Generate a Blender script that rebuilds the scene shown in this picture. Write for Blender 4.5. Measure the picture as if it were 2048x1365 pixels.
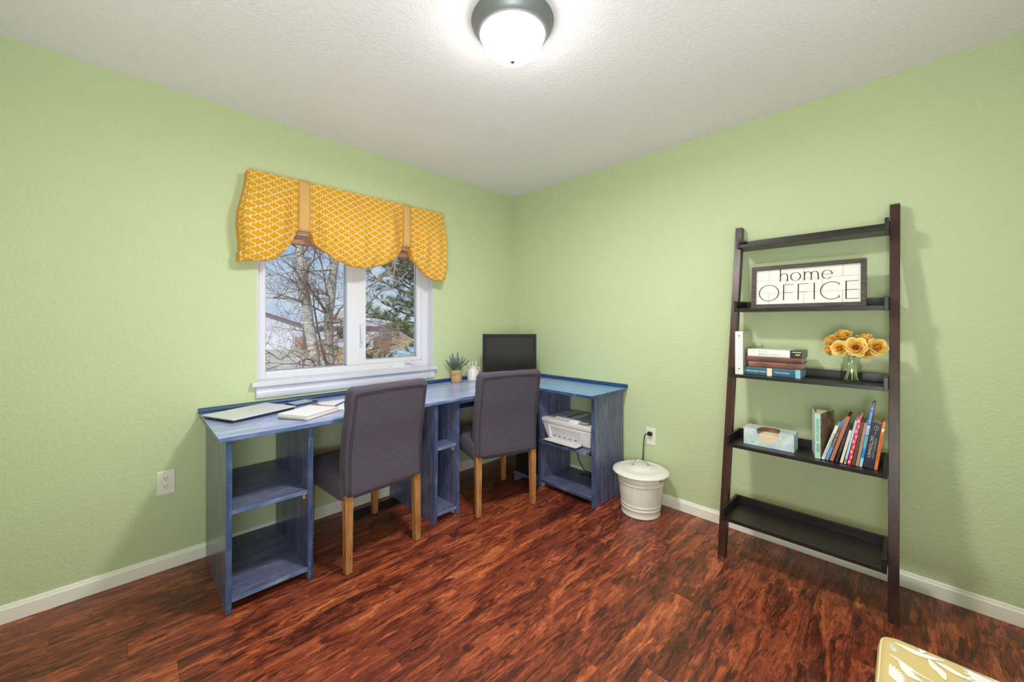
import bpy, bmesh, math, random
from mathutils import Vector, Matrix, Euler
import numpy as np
R = math.radians
random.seed(7)
for o in list(bpy.data.objects):
    bpy.data.objects.remove(o)
S = bpy.context.scene
COL = S.collection

# ------------------------------------------------------------------ camera, world, sun, exposure
CAM = Vector((-2.615, -2.634, 1.250)); YAW = 0.7933; FPX = 777.3; HY = 645.0
cam = bpy.data.cameras.new('camera'); co = bpy.data.objects.new('camera', cam); COL.objects.link(co)
co.location = CAM; co.rotation_euler = (R(90), 0, YAW - R(90))
cam.sensor_width = 36; cam.lens = FPX * 36 / 2048; cam.shift_x = 0; cam.shift_y = (HY - 682.5) / 2048
cam.clip_start = 0.05; cam.clip_end = 600
S.camera = co
S.view_settings.view_transform = 'Standard'; S.view_settings.look = 'None'
S.view_settings.gamma = 1; S.view_settings.exposure = 0.0
try: S.view_settings.use_curve_mapping = False
except Exception: pass
LAMP_STRENGTH = 26.0
LAMP_DOWN_W = 29.0
FILL_W = 48.0
SKY_STRENGTH = 0.95
SUN_STRENGTH = 3.6

w = bpy.data.worlds.new('sky'); S.world = w; w.use_nodes = True
nt = w.node_tree; nt.nodes.clear()
def wn(t, **k):
    n = nt.nodes.new(t)
    for a, b in k.items(): setattr(n, a, b)
    return n
tc = wn('ShaderNodeTexCoord'); sx = wn('ShaderNodeSeparateXYZ'); nt.links.new(tc.outputs['Generated'], sx.inputs[0])
gr = wn('ShaderNodeValToRGB'); nt.links.new(sx.outputs['Z'], gr.inputs[0])
e = gr.color_ramp.elements; e[0].position = 0.0; e[0].color = (0.70, 0.82, 0.93, 1); e[1].position = 0.26; e[1].color = (0.27, 0.52, 0.86, 1)
mp = wn('ShaderNodeMapping'); mp.inputs['Scale'].default_value = (1.6, 1.6, 6.5); nt.links.new(tc.outputs['Generated'], mp.inputs[0])
nz = wn('ShaderNodeTexNoise'); nz.inputs['Scale'].default_value = 2.2; nz.inputs['Detail'].default_value = 6; nz.inputs['Roughness'].default_value = 0.6
nt.links.new(mp.outputs[0], nz.inputs['Vector'])
cr = wn('ShaderNodeValToRGB'); nt.links.new(nz.outputs['Fac'], cr.inputs[0])
e = cr.color_ramp.elements; e[0].position = 0.56; e[0].color = (0, 0, 0, 1); e[1].position = 0.74; e[1].color = (1, 1, 1, 1)
mx = wn('ShaderNodeMix', data_type='RGBA'); nt.links.new(cr.outputs[0], mx.inputs['Factor']); nt.links.new(gr.outputs[0], mx.inputs['A'])
mx.inputs['B'].default_value = (0.93, 0.95, 0.97, 1)
bg = wn('ShaderNodeBackground'); bg.inputs['Strength'].default_value = SKY_STRENGTH; nt.links.new(mx.outputs['Result'], bg.inputs['Color'])
wo = wn('ShaderNodeOutputWorld'); nt.links.new(bg.outputs[0], wo.inputs[0])

sun = bpy.data.lights.new('sun', 'SUN'); sun.energy = SUN_STRENGTH; sun.angle = R(0.6); sun.color = (1, 0.96, 0.9)
so = bpy.data.objects.new('sun', sun); COL.objects.link(so); so.location = (-12, -16, 22)
so.rotation_euler = Vector((0.55, 0.62, -0.72)).to_track_quat('-Z', 'Y').to_euler()

# added soft fill light behind the camera, evens out the shadows
fa = bpy.data.lights.new('added_fill', 'AREA'); fa.shape = 'DISK'; fa.size = 1.0; fa.energy = FILL_W; fa.color = (0.90, 0.93, 1.0)
fo = bpy.data.objects.new('added_fill', fa); COL.objects.link(fo); fo.location = (-2.84, -2.84, 1.02)
fo.rotation_euler = Vector((0.5, 0.5, 0.64)).to_track_quat('-Z', 'Y').to_euler()

# ------------------------------------------------------------------ pixel -> point helpers (used only to read off real positions)
FW = Vector((math.cos(YAW), math.sin(YAW), 0)); RT = Vector((math.sin(YAW), -math.cos(YAW), 0)); UP = Vector((0, 0, 1))
def ray(u, v): return FW + RT * ((u - 1024) / FPX) - UP * ((v - HY) / FPX)
def PD(u, v, d): return CAM + ray(u, v) * d
def PX(u, v, x): r = ray(u, v); return CAM + r * ((x - CAM.x) / r.x)
def PY(u, v, y): r = ray(u, v); return CAM + r * ((y - CAM.y) / r.y)
def PZ(u, v, z): r = ray(u, v); return CAM + r * ((z - CAM.z) / r.z)

# ------------------------------------------------------------------ materials
MATS = {}
class NT:
    def __init__(s, name):
        s.m = bpy.data.materials.new(name); s.m.use_nodes = True; s.t = s.m.node_tree
        s.b = s.t.nodes['Principled BSDF']; s.out = s.t.nodes['Material Output']; MATS[name] = s.m
    def n(s, ty, ins=None, **k):
        x = s.t.nodes.new(ty)
        for a, b in k.items(): setattr(x, a, b)
        for a, b in (ins or {}).items(): s.put(x.inputs[a], b)
        return x
    def put(s, sock, v):
        if isinstance(v, bpy.types.NodeSocket): s.t.links.new(v, sock)
        elif isinstance(v, bpy.types.Node): s.t.links.new(v.outputs[0], sock)
        else:
            if isinstance(v, (tuple, list)) and len(v) == 3 and sock.type == 'RGBA': v = tuple(v) + (1,)
            sock.default_value = v
    def math(s, op, a, b=0.0, c=None):
        x = s.t.nodes.new('ShaderNodeMath'); x.operation = op; s.put(x.inputs[0], a); s.put(x.inputs[1], b)
        if c is not None: s.put(x.inputs[2], c)
        return x.outputs[0]
    def coord(s, kind='Object', scale=(1, 1, 1), loc=(0, 0, 0), rot=(0, 0, 0)):
        t = s.n('ShaderNodeTexCoord')
        return s.n('ShaderNodeMapping', {'Vector': t.outputs[kind], 'Scale': scale, 'Location': loc, 'Rotation': rot}).outputs[0]
    def noise(s, vec, scale, detail=3, rough=0.5, dist=0.0):
        return s.n('ShaderNodeTexNoise', {'Vector': vec, 'Scale': scale, 'Detail': detail, 'Roughness': rough, 'Distortion': dist}).outputs['Fac']
    def ramp(s, fac, stops, interp='LINEAR'):
        x = s.n('ShaderNodeValToRGB', {'Fac': fac}); cr = x.color_ramp; cr.interpolation = interp
        while len(cr.elements) < len(stops): cr.elements.new(0.5)
        for el, (p, c) in zip(cr.elements, stops):
            el.position = p; el.color = tuple(c) + (1,) if len(c) == 3 else c
        return x.outputs[0]
    def mix(s, f, a, b, mode='MIX'):
        x = s.n('ShaderNodeMix', {'Factor': f, 'A': a, 'B': b}, data_type='RGBA', blend_type=mode)
        return x.outputs['Result']
    def bump(s, h, strength=0.3, dist=0.002):
        s.put(s.b.inputs['Normal'], s.n('ShaderNodeBump', {'Height': h, 'Strength': strength, 'Distance': dist}).outputs[0])
    def set(s, **k):
        nm = {'color': 'Base Color', 'rough': 'Roughness', 'metal': 'Metallic', 'spec': 'Specular IOR Level', 'sheen': 'Sheen Weight', 'coat': 'Coat Weight',
              'trans': 'Transmission Weight', 'ior': 'IOR', 'alpha': 'Alpha', 'emit': 'Emission Color', 'estr': 'Emission Strength', 'sss': 'Subsurface Weight'}
        for a, b in k.items(): s.put(s.b.inputs[nm[a]], b)
        return s
# ShaderNodeMix socket names clash between data types: fix the lookup for colours
def _mix(s, f, a, b, mode='MIX'):
    x = s.t.nodes.new('ShaderNodeMix'); x.data_type = 'RGBA'; x.blend_type = mode
    s.put(x.inputs[0], f); s.put(x.inputs[6], a); s.put(x.inputs[7], b)
    return x.outputs[2]
NT.mix = _mix
def srgb(r, g, b):
    f = lambda c: (c / 255 / 12.92) if c / 255 <= 0.04045 else ((c / 255 + 0.055) / 1.055) ** 2.4
    return (f(r), f(g), f(b))
def plain(name, color, rough=0.5, metal=0.0, spec=0.5, **k):
    n = NT(name); n.set(color=color, rough=rough, metal=metal, spec=spec, **k); return n.m

def m_wall(name, col, bscale, bstr, dist=0.003):
    n = NT(name); c = n.coord()
    h = n.noise(c, bscale, 3, 0.55, 0.4); h2 = n.noise(c, bscale * 2.7, 2, 0.5)
    hh = n.math('ADD', h, n.math('MULTIPLY', h2, 0.35))
    v = n.noise(c, 1.3, 2)
    n.set(color=n.mix(v, tuple(x * 0.96 for x in col), tuple(min(1, x * 1.04) for x in col)), rough=0.62, spec=0.35)
    n.bump(n.ramp(hh, [(0.42, (0, 0, 0)), (0.85, (1, 1, 1))]), bstr, dist); return n.m
M_WALL = m_wall('green_wall_paint', srgb(198, 210, 167), 62, 0.5)
M_CEIL = m_wall('textured_white_ceiling', (0.90, 0.87, 0.93), 78, 0.55)
M_TRIM = plain('white_trim_paint', srgb(244, 243, 232), 0.35)
M_SILL = plain('white_sill_paint', srgb(214, 214, 228), 0.35)
M_VINYL = plain('white_vinyl', srgb(224, 223, 232), 0.3)

def m_floor():
    n = NT('red_brown_laminate'); t = n.n('ShaderNodeTexCoord'); oi = n.n('ShaderNodeObjectInfo')
    sep = n.n('ShaderNodeVectorMath', {0: t.outputs['Object']}, operation='ADD')
    cx = n.n('ShaderNodeCombineXYZ', {'X': n.math('MULTIPLY', oi.outputs['Random'], 37.0), 'Y': n.math('MULTIPLY', oi.outputs['Random'], 91.0), 'Z': n.math('MULTIPLY', oi.outputs['Random'], 13.0)})
    n.put(sep.inputs[1], cx.outputs[0]); v = sep.outputs[0]
    mp = lambda sc: n.n('ShaderNodeMapping', {'Vector': v, 'Scale': sc}).outputs[0]
    warp = n.n('ShaderNodeTexNoise', {'Vector': mp((1.1, 4.5, 1)), 'Scale': 2.2, 'Detail': 4, 'Roughness': 0.6}).outputs['Color']
    wv_ = n.n('ShaderNodeVectorMath', {0: mp((0.9, 7.0, 1)), 1: n.n('ShaderNodeVectorMath', {0: warp, 3: 1.5}, operation='SCALE').outputs[0]}, operation='ADD').outputs[0]
    fig = n.noise(n.n('ShaderNodeVectorMath', {0: mp((0.9, 4.6, 1)), 1: n.n('ShaderNodeVectorMath', {0: warp, 3: 1.1}, operation='SCALE').outputs[0]}, operation='ADD').outputs[0], 2.5, 5, 0.56, 1.3)
    mid = n.noise(wv_, 4.2, 5, 0.62, 1.6)
    streak = n.noise(mp((1.6, 60, 1)), 2.4, 4, 0.65, 0.5)
    fine = n.noise(mp((7, 190, 1)), 4.0, 3, 0.6, 0.3)
    dk = n.noise(wv_, 1.9, 6, 0.62, 2.2)
    f = n.math('ADD', n.math('MULTIPLY', fig, 0.52), n.math('ADD', n.math('MULTIPLY', mid, 0.22), n.math('ADD', n.math('MULTIPLY', streak, 0.15), n.math('MULTIPLY', fine, 0.14))))
    f = n.math('ADD', f, n.math('MULTIPLY', n.math('SUBTRACT', oi.outputs['Random'], 0.5), 0.04))
    c = n.ramp(f, [(0.39, srgb(54, 23, 19)), (0.46, srgb(96, 43, 31)), (0.525, srgb(136, 64, 43)), (0.585, srgb(172, 88, 54)), (0.66, srgb(214, 132, 84))])
    d = n.ramp(dk, [(0.385, (1, 1, 1)), (0.445, (0, 0, 0))])
    c = n.mix(n.math('MULTIPLY', d, 0.72), c, srgb(44, 19, 17))
    n.set(color=c, rough=n.ramp(fine, [(0.3, (0.30,) * 3), (0.7, (0.40,) * 3)]), spec=0.45)
    n.bump(fine, 0.25, 0.0008); return n.m
M_FLOOR = m_floor()
M_GAP = plain('dark_joint', srgb(30, 12, 8), 0.7)

def m_grain(name, cols, axis, scale=1.0, rough=0.5, stretch=14, wear=None, spec=0.45, bump=0.15):
    """wood grain running along axis (0 x, 1 y, 2 z)"""
    n = NT(name); sc = [stretch, stretch, stretch]; sc[axis] = 1.0
    t = n.n('ShaderNodeTexCoord'); oi = n.n('ShaderNodeObjectInfo')
    cx = n.n('ShaderNodeCombineXYZ', {'X': n.math('MULTIPLY', oi.outputs['Random'], 7.0), 'Y': n.math('MULTIPLY', oi.outputs['Random'], 11.0), 'Z': n.math('MULTIPLY', oi.outputs['Random'], 5.0)})
    ad = n.n('ShaderNodeVectorMath', {0: t.outputs['Object'], 1: cx.outputs[0]}, operation='ADD')
    v = n.n('ShaderNodeMapping', {'Vector': ad.outputs[0], 'Scale': tuple(x * scale for x in sc)}).outputs[0]
    a = n.noise(v, 2.2, 5, 0.62, 0.8); b = n.noise(v, 9.0, 3, 0.6, 0.3)
    f = n.math('ADD', n.math('MULTIPLY', a, 0.62), n.math('MULTIPLY', b, 0.40))
    k = len(cols); c = n.ramp(f, [(0.36 + 0.32 * i / (k - 1), cols[i]) for i in range(k)])
    if wear:
        v2 = n.n('ShaderNodeMapping', {'Vector': ad.outputs[0], 'Scale': (1, 1, 1)}).outputs[0]
        wv = n.ramp(n.noise(v2, 5.5, 5, 0.7, 0.6), [(0.52, (0, 0, 0)), (0.72, (1, 1, 1))])
        c = n.mix(n.math('MULTIPLY', wv, wear[1]), c, wear[0])
    n.set(color=c, rough=rough, spec=spec)
    if 'top_long' in name: n.set(coat=0.25); n.b.inputs['Coat Roughness'].default_value = 0.20
    n.bump(b, bump, 0.001); return n.m
BLUES = [srgb(66, 72, 104), srgb(86, 92, 126), srgb(106, 110, 140), srgb(140, 140, 162)]
WEAR = (srgb(140, 142, 160), 0.45)
M_BLUE_V = m_grain('blue_stained_wood_upright', BLUES, 2, 1.3, 0.24, 16, WEAR)
M_BLUE_X = m_grain('blue_stained_wood_long', BLUES, 0, 1.3, 0.42, 16, WEAR)
M_BLUE_Y = m_grain('blue_stained_wood_cross', BLUES, 1, 1.3, 0.42, 16, WEAR)
TOPB_SHEEN = [srgb(116, 134, 194), srgb(144, 160, 214), srgb(174, 184, 230), srgb(206, 211, 242)]  # lavender paleness puts the window's sheen into the long board's colour
TWEAR = (srgb(170, 188, 218), 0.4)
M_TOP_X = m_grain('blue_stained_top_long', TOPB_SHEEN, 0, 1.0, 0.24, 14, TWEAR, spec=0.6)
M_TOP_Y = m_grain('blue_stained_top_cross', [srgb(92, 134, 192), srgb(114, 154, 208), srgb(138, 172, 222), srgb(168, 194, 230)], 1, 1.0, 0.34, 14, TWEAR, spec=0.3)
EDGE = [srgb(38, 55, 90), srgb(52, 73, 112), srgb(70, 92, 132), srgb(106, 124, 158)]
M_EDGE_V = m_grain('deep_blue_edge_upright', EDGE, 2, 1.6, 0.4, 8, (srgb(150, 160, 185), 0.3))
M_EDGE_X = m_grain('deep_blue_edge_long', [srgb(60, 84, 128), srgb(82, 104, 146), srgb(110, 130, 168), srgb(150, 162, 192)], 0, 1.6, 0.4, 8, (srgb(170, 172, 190), 0.35))
M_EDGE_Y = m_grain('deep_blue_edge_cross', EDGE, 1, 1.6, 0.4, 8, (srgb(190, 190, 205), 0.6))
M_RAIL = m_grain('navy_blue_rail', [srgb(24, 48, 84), srgb(36, 68, 112), srgb(48, 84, 132)], 0, 1.3, 0.38, 12)
M_CLEAT = m_grain('raw_pine_cleat', [srgb(190, 140, 105), srgb(214, 168, 130)], 2, 2, 0.6, 8)
M_OAK = m_grain('honey_oak', [srgb(130, 84, 48), srgb(164, 112, 66), srgb(186, 134, 84), srgb(200, 152, 100)], 2, 1.6, 0.42, 10)
M_ESP = m_grain('espresso_wood_shelf', [srgb(24, 19, 20), srgb(34, 28, 29), srgb(48, 40, 41)], 1, 2.0, 0.32, 18)
M_POST = m_grain('dark_mahogany_post', [srgb(42, 20, 18), srgb(62, 30, 26), srgb(82, 42, 34)], 2, 2.0, 0.36, 10)
M_SIGNF = m_grain('charcoal_brown_frame', [srgb(52, 44, 42), srgb(76, 66, 62), srgb(100, 88, 82)], 1, 3.0, 0.6, 12)

def m_fabric():
    n = NT('charcoal_linen'); c = n.coord()
    a = n.n('ShaderNodeTexWave', {'Vector': n.n('ShaderNodeMapping', {'Vector': c, 'Scale': (1, 1, 1)}).outputs[0], 'Scale': 260, 'Distortion': 3, 'Detail': 2}, bands_direction='Z').outputs['Fac']
    b = n.noise(n.coord(scale=(9, 9, 130)), 6, 3, 0.6); g = n.noise(c, 500, 1)
    f = n.math('ADD', n.math('MULTIPLY', a, 0.3), n.math('MULTIPLY', b, 0.7))
    n.set(color=n.ramp(f, [(0.3, srgb(64, 56, 70)), (0.7, srgb(95, 86, 100))]), rough=0.9, spec=0.15, sheen=0.12)
    n.bump(n.math('ADD', a, g), 0.25, 0.0006); return n.m
M_FAB = m_fabric()
M_SEAM = plain('dark_piping_thread', srgb(52, 44, 54), 0.85)
M_FABB = plain('navy_shadow_fabric', srgb(62, 62, 82), 0.9)

def m_valance():
    n = NT('mustard_quatrefoil_cotton'); t = n.n('ShaderNodeTexCoord'); s = n.n('ShaderNodeSeparateXYZ', {0: t.outputs['UV']})
    TAU = 2 * math.pi
    X = n.math('MULTIPLY', s.outputs[0], TAU / 0.062); Z = n.math('MULTIPLY', s.outputs[1], TAU / 0.043)
    p = n.math('ADD', X, Z); q = n.math('SUBTRACT', X, Z); A = 0.95
    def line(a, b):
        v = n.math('ADD', a, n.math('ADD', n.math('MULTIPLY', n.math('SINE', b), 0.0), n.math('MULTIPLY', n.math('SINE', n.math('MULTIPLY', b, 2.0)), -0.34)))
        v = n.math('DIVIDE', n.math('SUBTRACT', v, math.pi), TAU)
        fr = n.math('ABSOLUTE', n.math('SUBTRACT', v, n.math('ROUND', v)))
        return fr
    d = n.math('MINIMUM', line(p, q), line(q, p))
    f = n.ramp(d, [(0.050, (1, 1, 1)), (0.074, (0, 0, 0))])
    w = n.noise(n.coord(), 400, 2)
    n.set(color=n.mix(f, srgb(240, 176, 34), srgb(248, 234, 204)), rough=0.85, spec=0.2)
    n.bump(w, 0.15, 0.0006)
    tr = n.n('ShaderNodeBsdfTranslucent', {'Color': n.mix(f, srgb(240, 180, 60), srgb(250, 236, 210))})
    mxs = n.n('ShaderNodeMixShader', {0: 0.28}); n.t.links.new(n.b.outputs[0], mxs.inputs[1]); n.t.links.new(tr.outputs[0], mxs.inputs[2])
    n.t.links.new(mxs.outputs[0], n.out.inputs[0]); return n.m
M_VAL = m_valance()
def m_strap():
    n = NT('tan_woven_ribbon'); c = n.coord()
    w1 = n.n('ShaderNodeTexWave', {'Vector': c, 'Scale': 60, 'Distortion': 1}, bands_direction='X').outputs['Fac']
    g = n.noise(n.coord(scale=(3, 3, 1)), 120, 2)
    n.set(color=n.ramp(n.math('ADD', n.math('MULTIPLY', w1, 0.5), n.math('MULTIPLY', g, 0.5)), [(0.3, srgb(205, 152, 72)), (0.7, srgb(216, 176, 118))]), rough=0.8); return n.m
M_STRAP = m_strap()
def m_glass(name, tint=(0.97, 0.98, 0.98), refl=1.0):
    n = NT(name); n.t.nodes.remove(n.b)
    lw = n.n('ShaderNodeLayerWeight', {'Blend': 0.5}).outputs['Facing']; f_ = n.math('ADD', n.math('MULTIPLY', n.math('POWER', lw, 4.0), 0.55), 0.035); tr = n.n('ShaderNodeBsdfTransparent', {'Color': tint}); gl = n.n('ShaderNodeBsdfGlossy', {'Roughness': 0.02})
    mxs = n.n('ShaderNodeMixShader', {0: n.math('MULTIPLY', f_, refl)}); n.t.links.new(tr.outputs[0], mxs.inputs[1]); n.t.links.new(gl.outputs[0], mxs.inputs[2])
    n.t.links.new(mxs.outputs[0], n.out.inputs[0]); return n.m
M_PANE = m_glass('window_glass', refl=0.5)

# ------------------------------------------------------------------ mesh helpers
class MB:
    def __init__(s): s.v = []; s.f = []; s.m = []; s.uv = {}
    def add(s, vs, fs, mi=0):
        o = len(s.v); s.v += [tuple(v) for v in vs]; s.f += [tuple(i + o for i in f) for f in fs]
        s.m += (mi if isinstance(mi, list) else [mi] * len(fs)); return s
    def box(s, x0, x1, y0, y1, z0, z1, mi=0, faces=None):
        """faces: dict of side letter -> material index; sides l r f b d u = -x +x -y +y -z +z"""
        vs = [(x, y, z) for z in (z0, z1) for y in (y0, y1) for x in (x0, x1)]
        fs = [(0, 4, 6, 2), (1, 3, 7, 5), (0, 1, 5, 4), (2, 6, 7, 3), (0, 2, 3, 1), (4, 5, 7, 6)]
        ms = [(faces or {}).get(k, mi) for k in 'lrfbdu']
        return s.add(vs, fs, ms)
    def hexa(s, c, mi=0):
        """8 corners ordered like box()"""
        return s.add(c, [(0, 4, 6, 2), (1, 3, 7, 5), (0, 1, 5, 4), (2, 6, 7, 3), (0, 2, 3, 1), (4, 5, 7, 6)], mi)
    def tube(s, pts, r, n=8, mi=0, cap=True):
        pts = [Vector(p) for p in pts]; k = len(pts); rs = r if isinstance(r, (list, tuple)) else [r] * k
        vs = []; up = None
        for i, p in enumerate(pts):
            d = (pts[min(i + 1, k - 1)] - pts[max(i - 1, 0)])
            d = d.normalized() if d.length > 1e-9 else Vector((0, 0, 1))
            if up is None: up = d.orthogonal().normalized()
            a = (up - d * up.dot(d)); a = a.normalized() if a.length > 1e-6 else d.orthogonal().normalized(); up = a; b = d.cross(a)
            for j in range(n):
                t = 2 * math.pi * j / n; vs.append(p + (a * math.cos(t) + b * math.sin(t)) * rs[i])
        fs = []
        for i in range(k - 1):
            for j in range(n):
                fs.append((i * n + j, i * n + (j + 1) % n, (i + 1) * n + (j + 1) % n, (i + 1) * n + j))
        if cap: fs.append(tuple(reversed(range(n)))); fs.append(tuple((k - 1) * n + j for j in range(n)))
        return s.add(vs, fs, mi)
    def lathe(s, prof, n=48, c=(0, 0, 0), mi=0, fn=None, cap0=True, cap1=True):
        vs = []; k = len(prof)
        for i, (r, z) in enumerate(prof):
            for j in range(n):
                t = 2 * math.pi * j / n; rr = r * (fn(i, t, z) if fn else 1); vs.append((c[0] + rr * math.cos(t), c[1] + rr * math.sin(t), c[2] + z))
        fs = []
        for i in range(k - 1):
            for j in range(n): fs.append((i * n + j, i * n + (j + 1) % n, (i + 1) * n + (j + 1) % n, (i + 1) * n + j))
        if cap0: fs.append(tuple(reversed(range(n))))
        if cap1: fs.append(tuple((k - 1) * n + j for j in range(n)))
        return s.add(vs, fs, mi)
    def grid(s, P, nu, nv, mi=0, closed=False):
        vs = [P(i, j) for i in range(nu) for j in range(nv)]
        fs = []
        for i in range(nu - 1 + (1 if closed else 0)):
            for j in range(nv - 1):
                a = i * nv + j; b = ((i + 1) % nu) * nv + j; fs.append((a, b, b + 1, a + 1))
        return s.add(vs, fs, mi)
    def poly(s, pts, mi=0): return s.add(pts, [tuple(range(len(pts)))], mi)
    def prism(s, pts, d, mi=0):
        """extrude polygon pts by vector d"""
        n = len(pts); d = Vector(d); a = [Vector(p) for p in pts]; b = [p + d for p in a]
        fs = [tuple(reversed(range(n))), tuple(range(n, 2 * n))] + [(i, (i + 1) % n, n + (i + 1) % n, n + i) for i in range(n)]
        return s.add(a + b, fs, mi)
    def mesh(s, name, mats, smooth=False):
        me = bpy.data.meshes.new(name); me.from_pydata(s.v, [], s.f)
        for m in (mats if isinstance(mats, (list, tuple)) else [mats]): me.materials.append(m)
        me.polygons.foreach_set('material_index', s.m)
        if smooth: me.polygons.foreach_set('use_smooth', [True] * len(s.f))
        me.update(); return me
    def build(s, name, mats, parent=None, smooth=False, bevel=0, seg=2, loc=None, fix=True, angle=None):
        me = s.mesh(name, mats, smooth)
        if fix:
            bm = bmesh.new(); bm.from_mesh(me); bmesh.ops.recalc_face_normals(bm, faces=bm.faces); bm.to_mesh(me); bm.free()
        o = bpy.data.objects.new(name, me); COL.objects.link(o)
        if parent: o.parent = parent
        if loc: o.location = loc
        if bevel:
            b = o.modifiers.new('bevel', 'BEVEL'); b.width = bevel; b.segments = seg; b.limit_method = 'ANGLE'; b.angle_limit = R(40)
            b.harden_normals = False
        if smooth and angle:
            try: me.set_sharp_from_angle(angle=R(angle))
            except Exception: pass
        return o
def link(name, me, parent=None, loc=None, rot=None):
    o = bpy.data.objects.new(name, me); COL.objects.link(o)
    if parent: o.parent = parent
    if loc is not None: o.location = loc
    if rot is not None: o.rotation_euler = rot
    return o
def tag(o, label, cat, group=None, kind=None):
    o['label'] = label; o['category'] = cat
    if group: o['group'] = group
    if kind: o['kind'] = kind
    return o
def thing(name, label, cat, loc=(0, 0, 0), rz=0, group=None, rot=None):
    o = bpy.data.objects.new(name, None); COL.objects.link(o); o.empty_display_size = 0.05
    o.location = loc; o.rotation_euler = rot if rot else (0, 0, rz)
    return tag(o, label, cat, group)
def struct(o): o['kind'] = 'structure'; return o
def stuff(o): o['kind'] = 'stuff'; return o
def copy_tree(o, parent=None):
    c = o.copy(); COL.objects.link(c)
    if parent: c.parent = parent
    for ch in list(o.children): copy_tree(ch, c)
    return c
def text_mesh(txt, size, width=None, shear=0, spacing=1.0):
    """flat lettering in the XY plane, origin at the centre"""
    cu = bpy.data.curves.new('letters', 'FONT'); cu.body = txt; cu.size = size; cu.align_x = 'CENTER'; cu.align_y = 'CENTER'; cu.shear = shear; cu.space_character = spacing
    cu.resolution_u = 3
    ob = bpy.data.objects.new('letters', cu); COL.objects.link(ob); bpy.context.view_layer.update()
    me = bpy.data.meshes.new_from_object(ob.evaluated_get(bpy.context.evaluated_depsgraph_get()))
    bpy.data.objects.remove(ob); bpy.data.curves.remove(cu)
    if width and len(me.vertices):
        xs = [v.co.x for v in me.vertices]; k = width / max(1e-6, max(xs) - min(xs))
        for v in me.vertices: v.co.x *= k
    return me
def lettering(name, txt, size, mat, parent, M, width=None, **k):
    me = text_mesh(txt, size, width, **k); me.materials.clear(); me.materials.append(mat)
    me.transform(M); o = link(name, me, parent); return o
def frame(origin, xdir, ydir):
    """matrix whose x runs along xdir, y along ydir"""
    x = Vector(xdir).normalized(); y = Vector(ydir).normalized(); z = x.cross(y)
    m = Matrix((x, y, z)).transposed().to_4x4(); m.translation = Vector(origin); return m

# ================================================================== THE ROOM
XW, YW, H = -3.12, -3.12, 2.44
floor = struct(MB().box(XW - .15, .15, YW - .15, .15, -.06, -.009).build('floor', M_GAP))
PW, PL = 0.1235, 1.21
pm = {}
nrow = int(math.ceil(-YW / PW)) + 1
y = 0.0; row = 0
offs = [0.0, .48, .93, .27, .71, .12, .58, 1.04, .36, .83]
while y > YW:
    y0 = max(y - PW, YW); x = XW - offs[row % 10]
    while x < 0:
        a = max(x, XW); b = min(x + PL, 0)
        if b - a > 0.02:
            key = (round(b - a, 4), round(y - y0, 4))
            if key not in pm:
                g = 0.00012; lx, ly = key
                mb = MB(); c = 0.0005; z1 = 0.0
                vs = [(g, -ly + g, -.009), (lx - g, -ly + g, -.009), (g, -g, -.009), (lx - g, -g, -.009)]
                def rg(i, z): return [(g + i, -ly + g + i, z), (lx - g - i, -ly + g + i, z), (lx - g - i, -g - i, z), (g + i, -g - i, z)]
                v = rg(0, -.009) + rg(0, -c) + rg(c, 0)
                fs = [(0, 1, 5, 4), (1, 2, 6, 5), (2, 3, 7, 6), (3, 0, 4, 7), (4, 5, 9, 8), (5, 6, 10, 9), (6, 7, 11, 10), (7, 4, 8, 11), (8, 9, 10, 11)]
                mb.add(v, fs); pm[key] = mb.mesh('plank', M_FLOOR)
            link('plank', pm[key], floor, (a, y, 0))
        x += PL
    y = y0; row += 1

WX0, WX1, WZ0, WZ1 = -2.09, -0.900, 0.905, 2.03       # window opening
mb = MB(); T = 0.16
mb.box(XW - T, WX0, 0, T, -.05, H + .05); mb.box(WX1, T, 0, T, -.05, H + .05)
mb.box(WX0, WX1, 0, T, -.05, WZ0); mb.box(WX0, WX1, 0, T, WZ1, H + .05)
wall_left = struct(mb.build('wall_left', M_WALL, fix=False))
struct(MB().box(0, T, YW - T, 0, -.05, H + .05).build('wall_right', M_WALL))
struct(MB().box(XW - T, XW, YW - T, 0, -.05, H + .05).build('wall_back', M_WALL))
struct(MB().box(XW, 0, YW - T, YW, -.05, H + .05).build('wall_front', M_WALL))
struct(MB().box(XW - T, T, YW - T, T, H, H + .08).build('ceiling', M_CEIL))

def baseboard(name, horizontal, a, b):
    p = [(0, 0), (.013, 0), (.013, .056), (.009, .061), (.007, .070), (.004, .073), (0, .073)]
    if horizontal == 'x': pts = [(a, -q[0], q[1]) for q in p]; d = (b - a, 0, 0)
    elif horizontal == 'y': pts = [(-q[0], a, q[1]) for q in p]; d = (0, b - a, 0)
    elif horizontal == 'X': pts = [(a, YW + q[0], q[1]) for q in p]; d = (b - a, 0, 0)
    else: pts = [(XW + q[0], a, q[1]) for q in p]; d = (0, b - a, 0)
    return struct(MB().prism(pts, d).build(name, M_TRIM))
baseboard('baseboard_left', 'x', XW, 0); baseboard('baseboard_right', 'y', YW, -0.0135)
baseboard('baseboard_front', 'X', XW + .0135, -.0135); baseboard('baseboard_back', 'Y', YW, -.0135)

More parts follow.
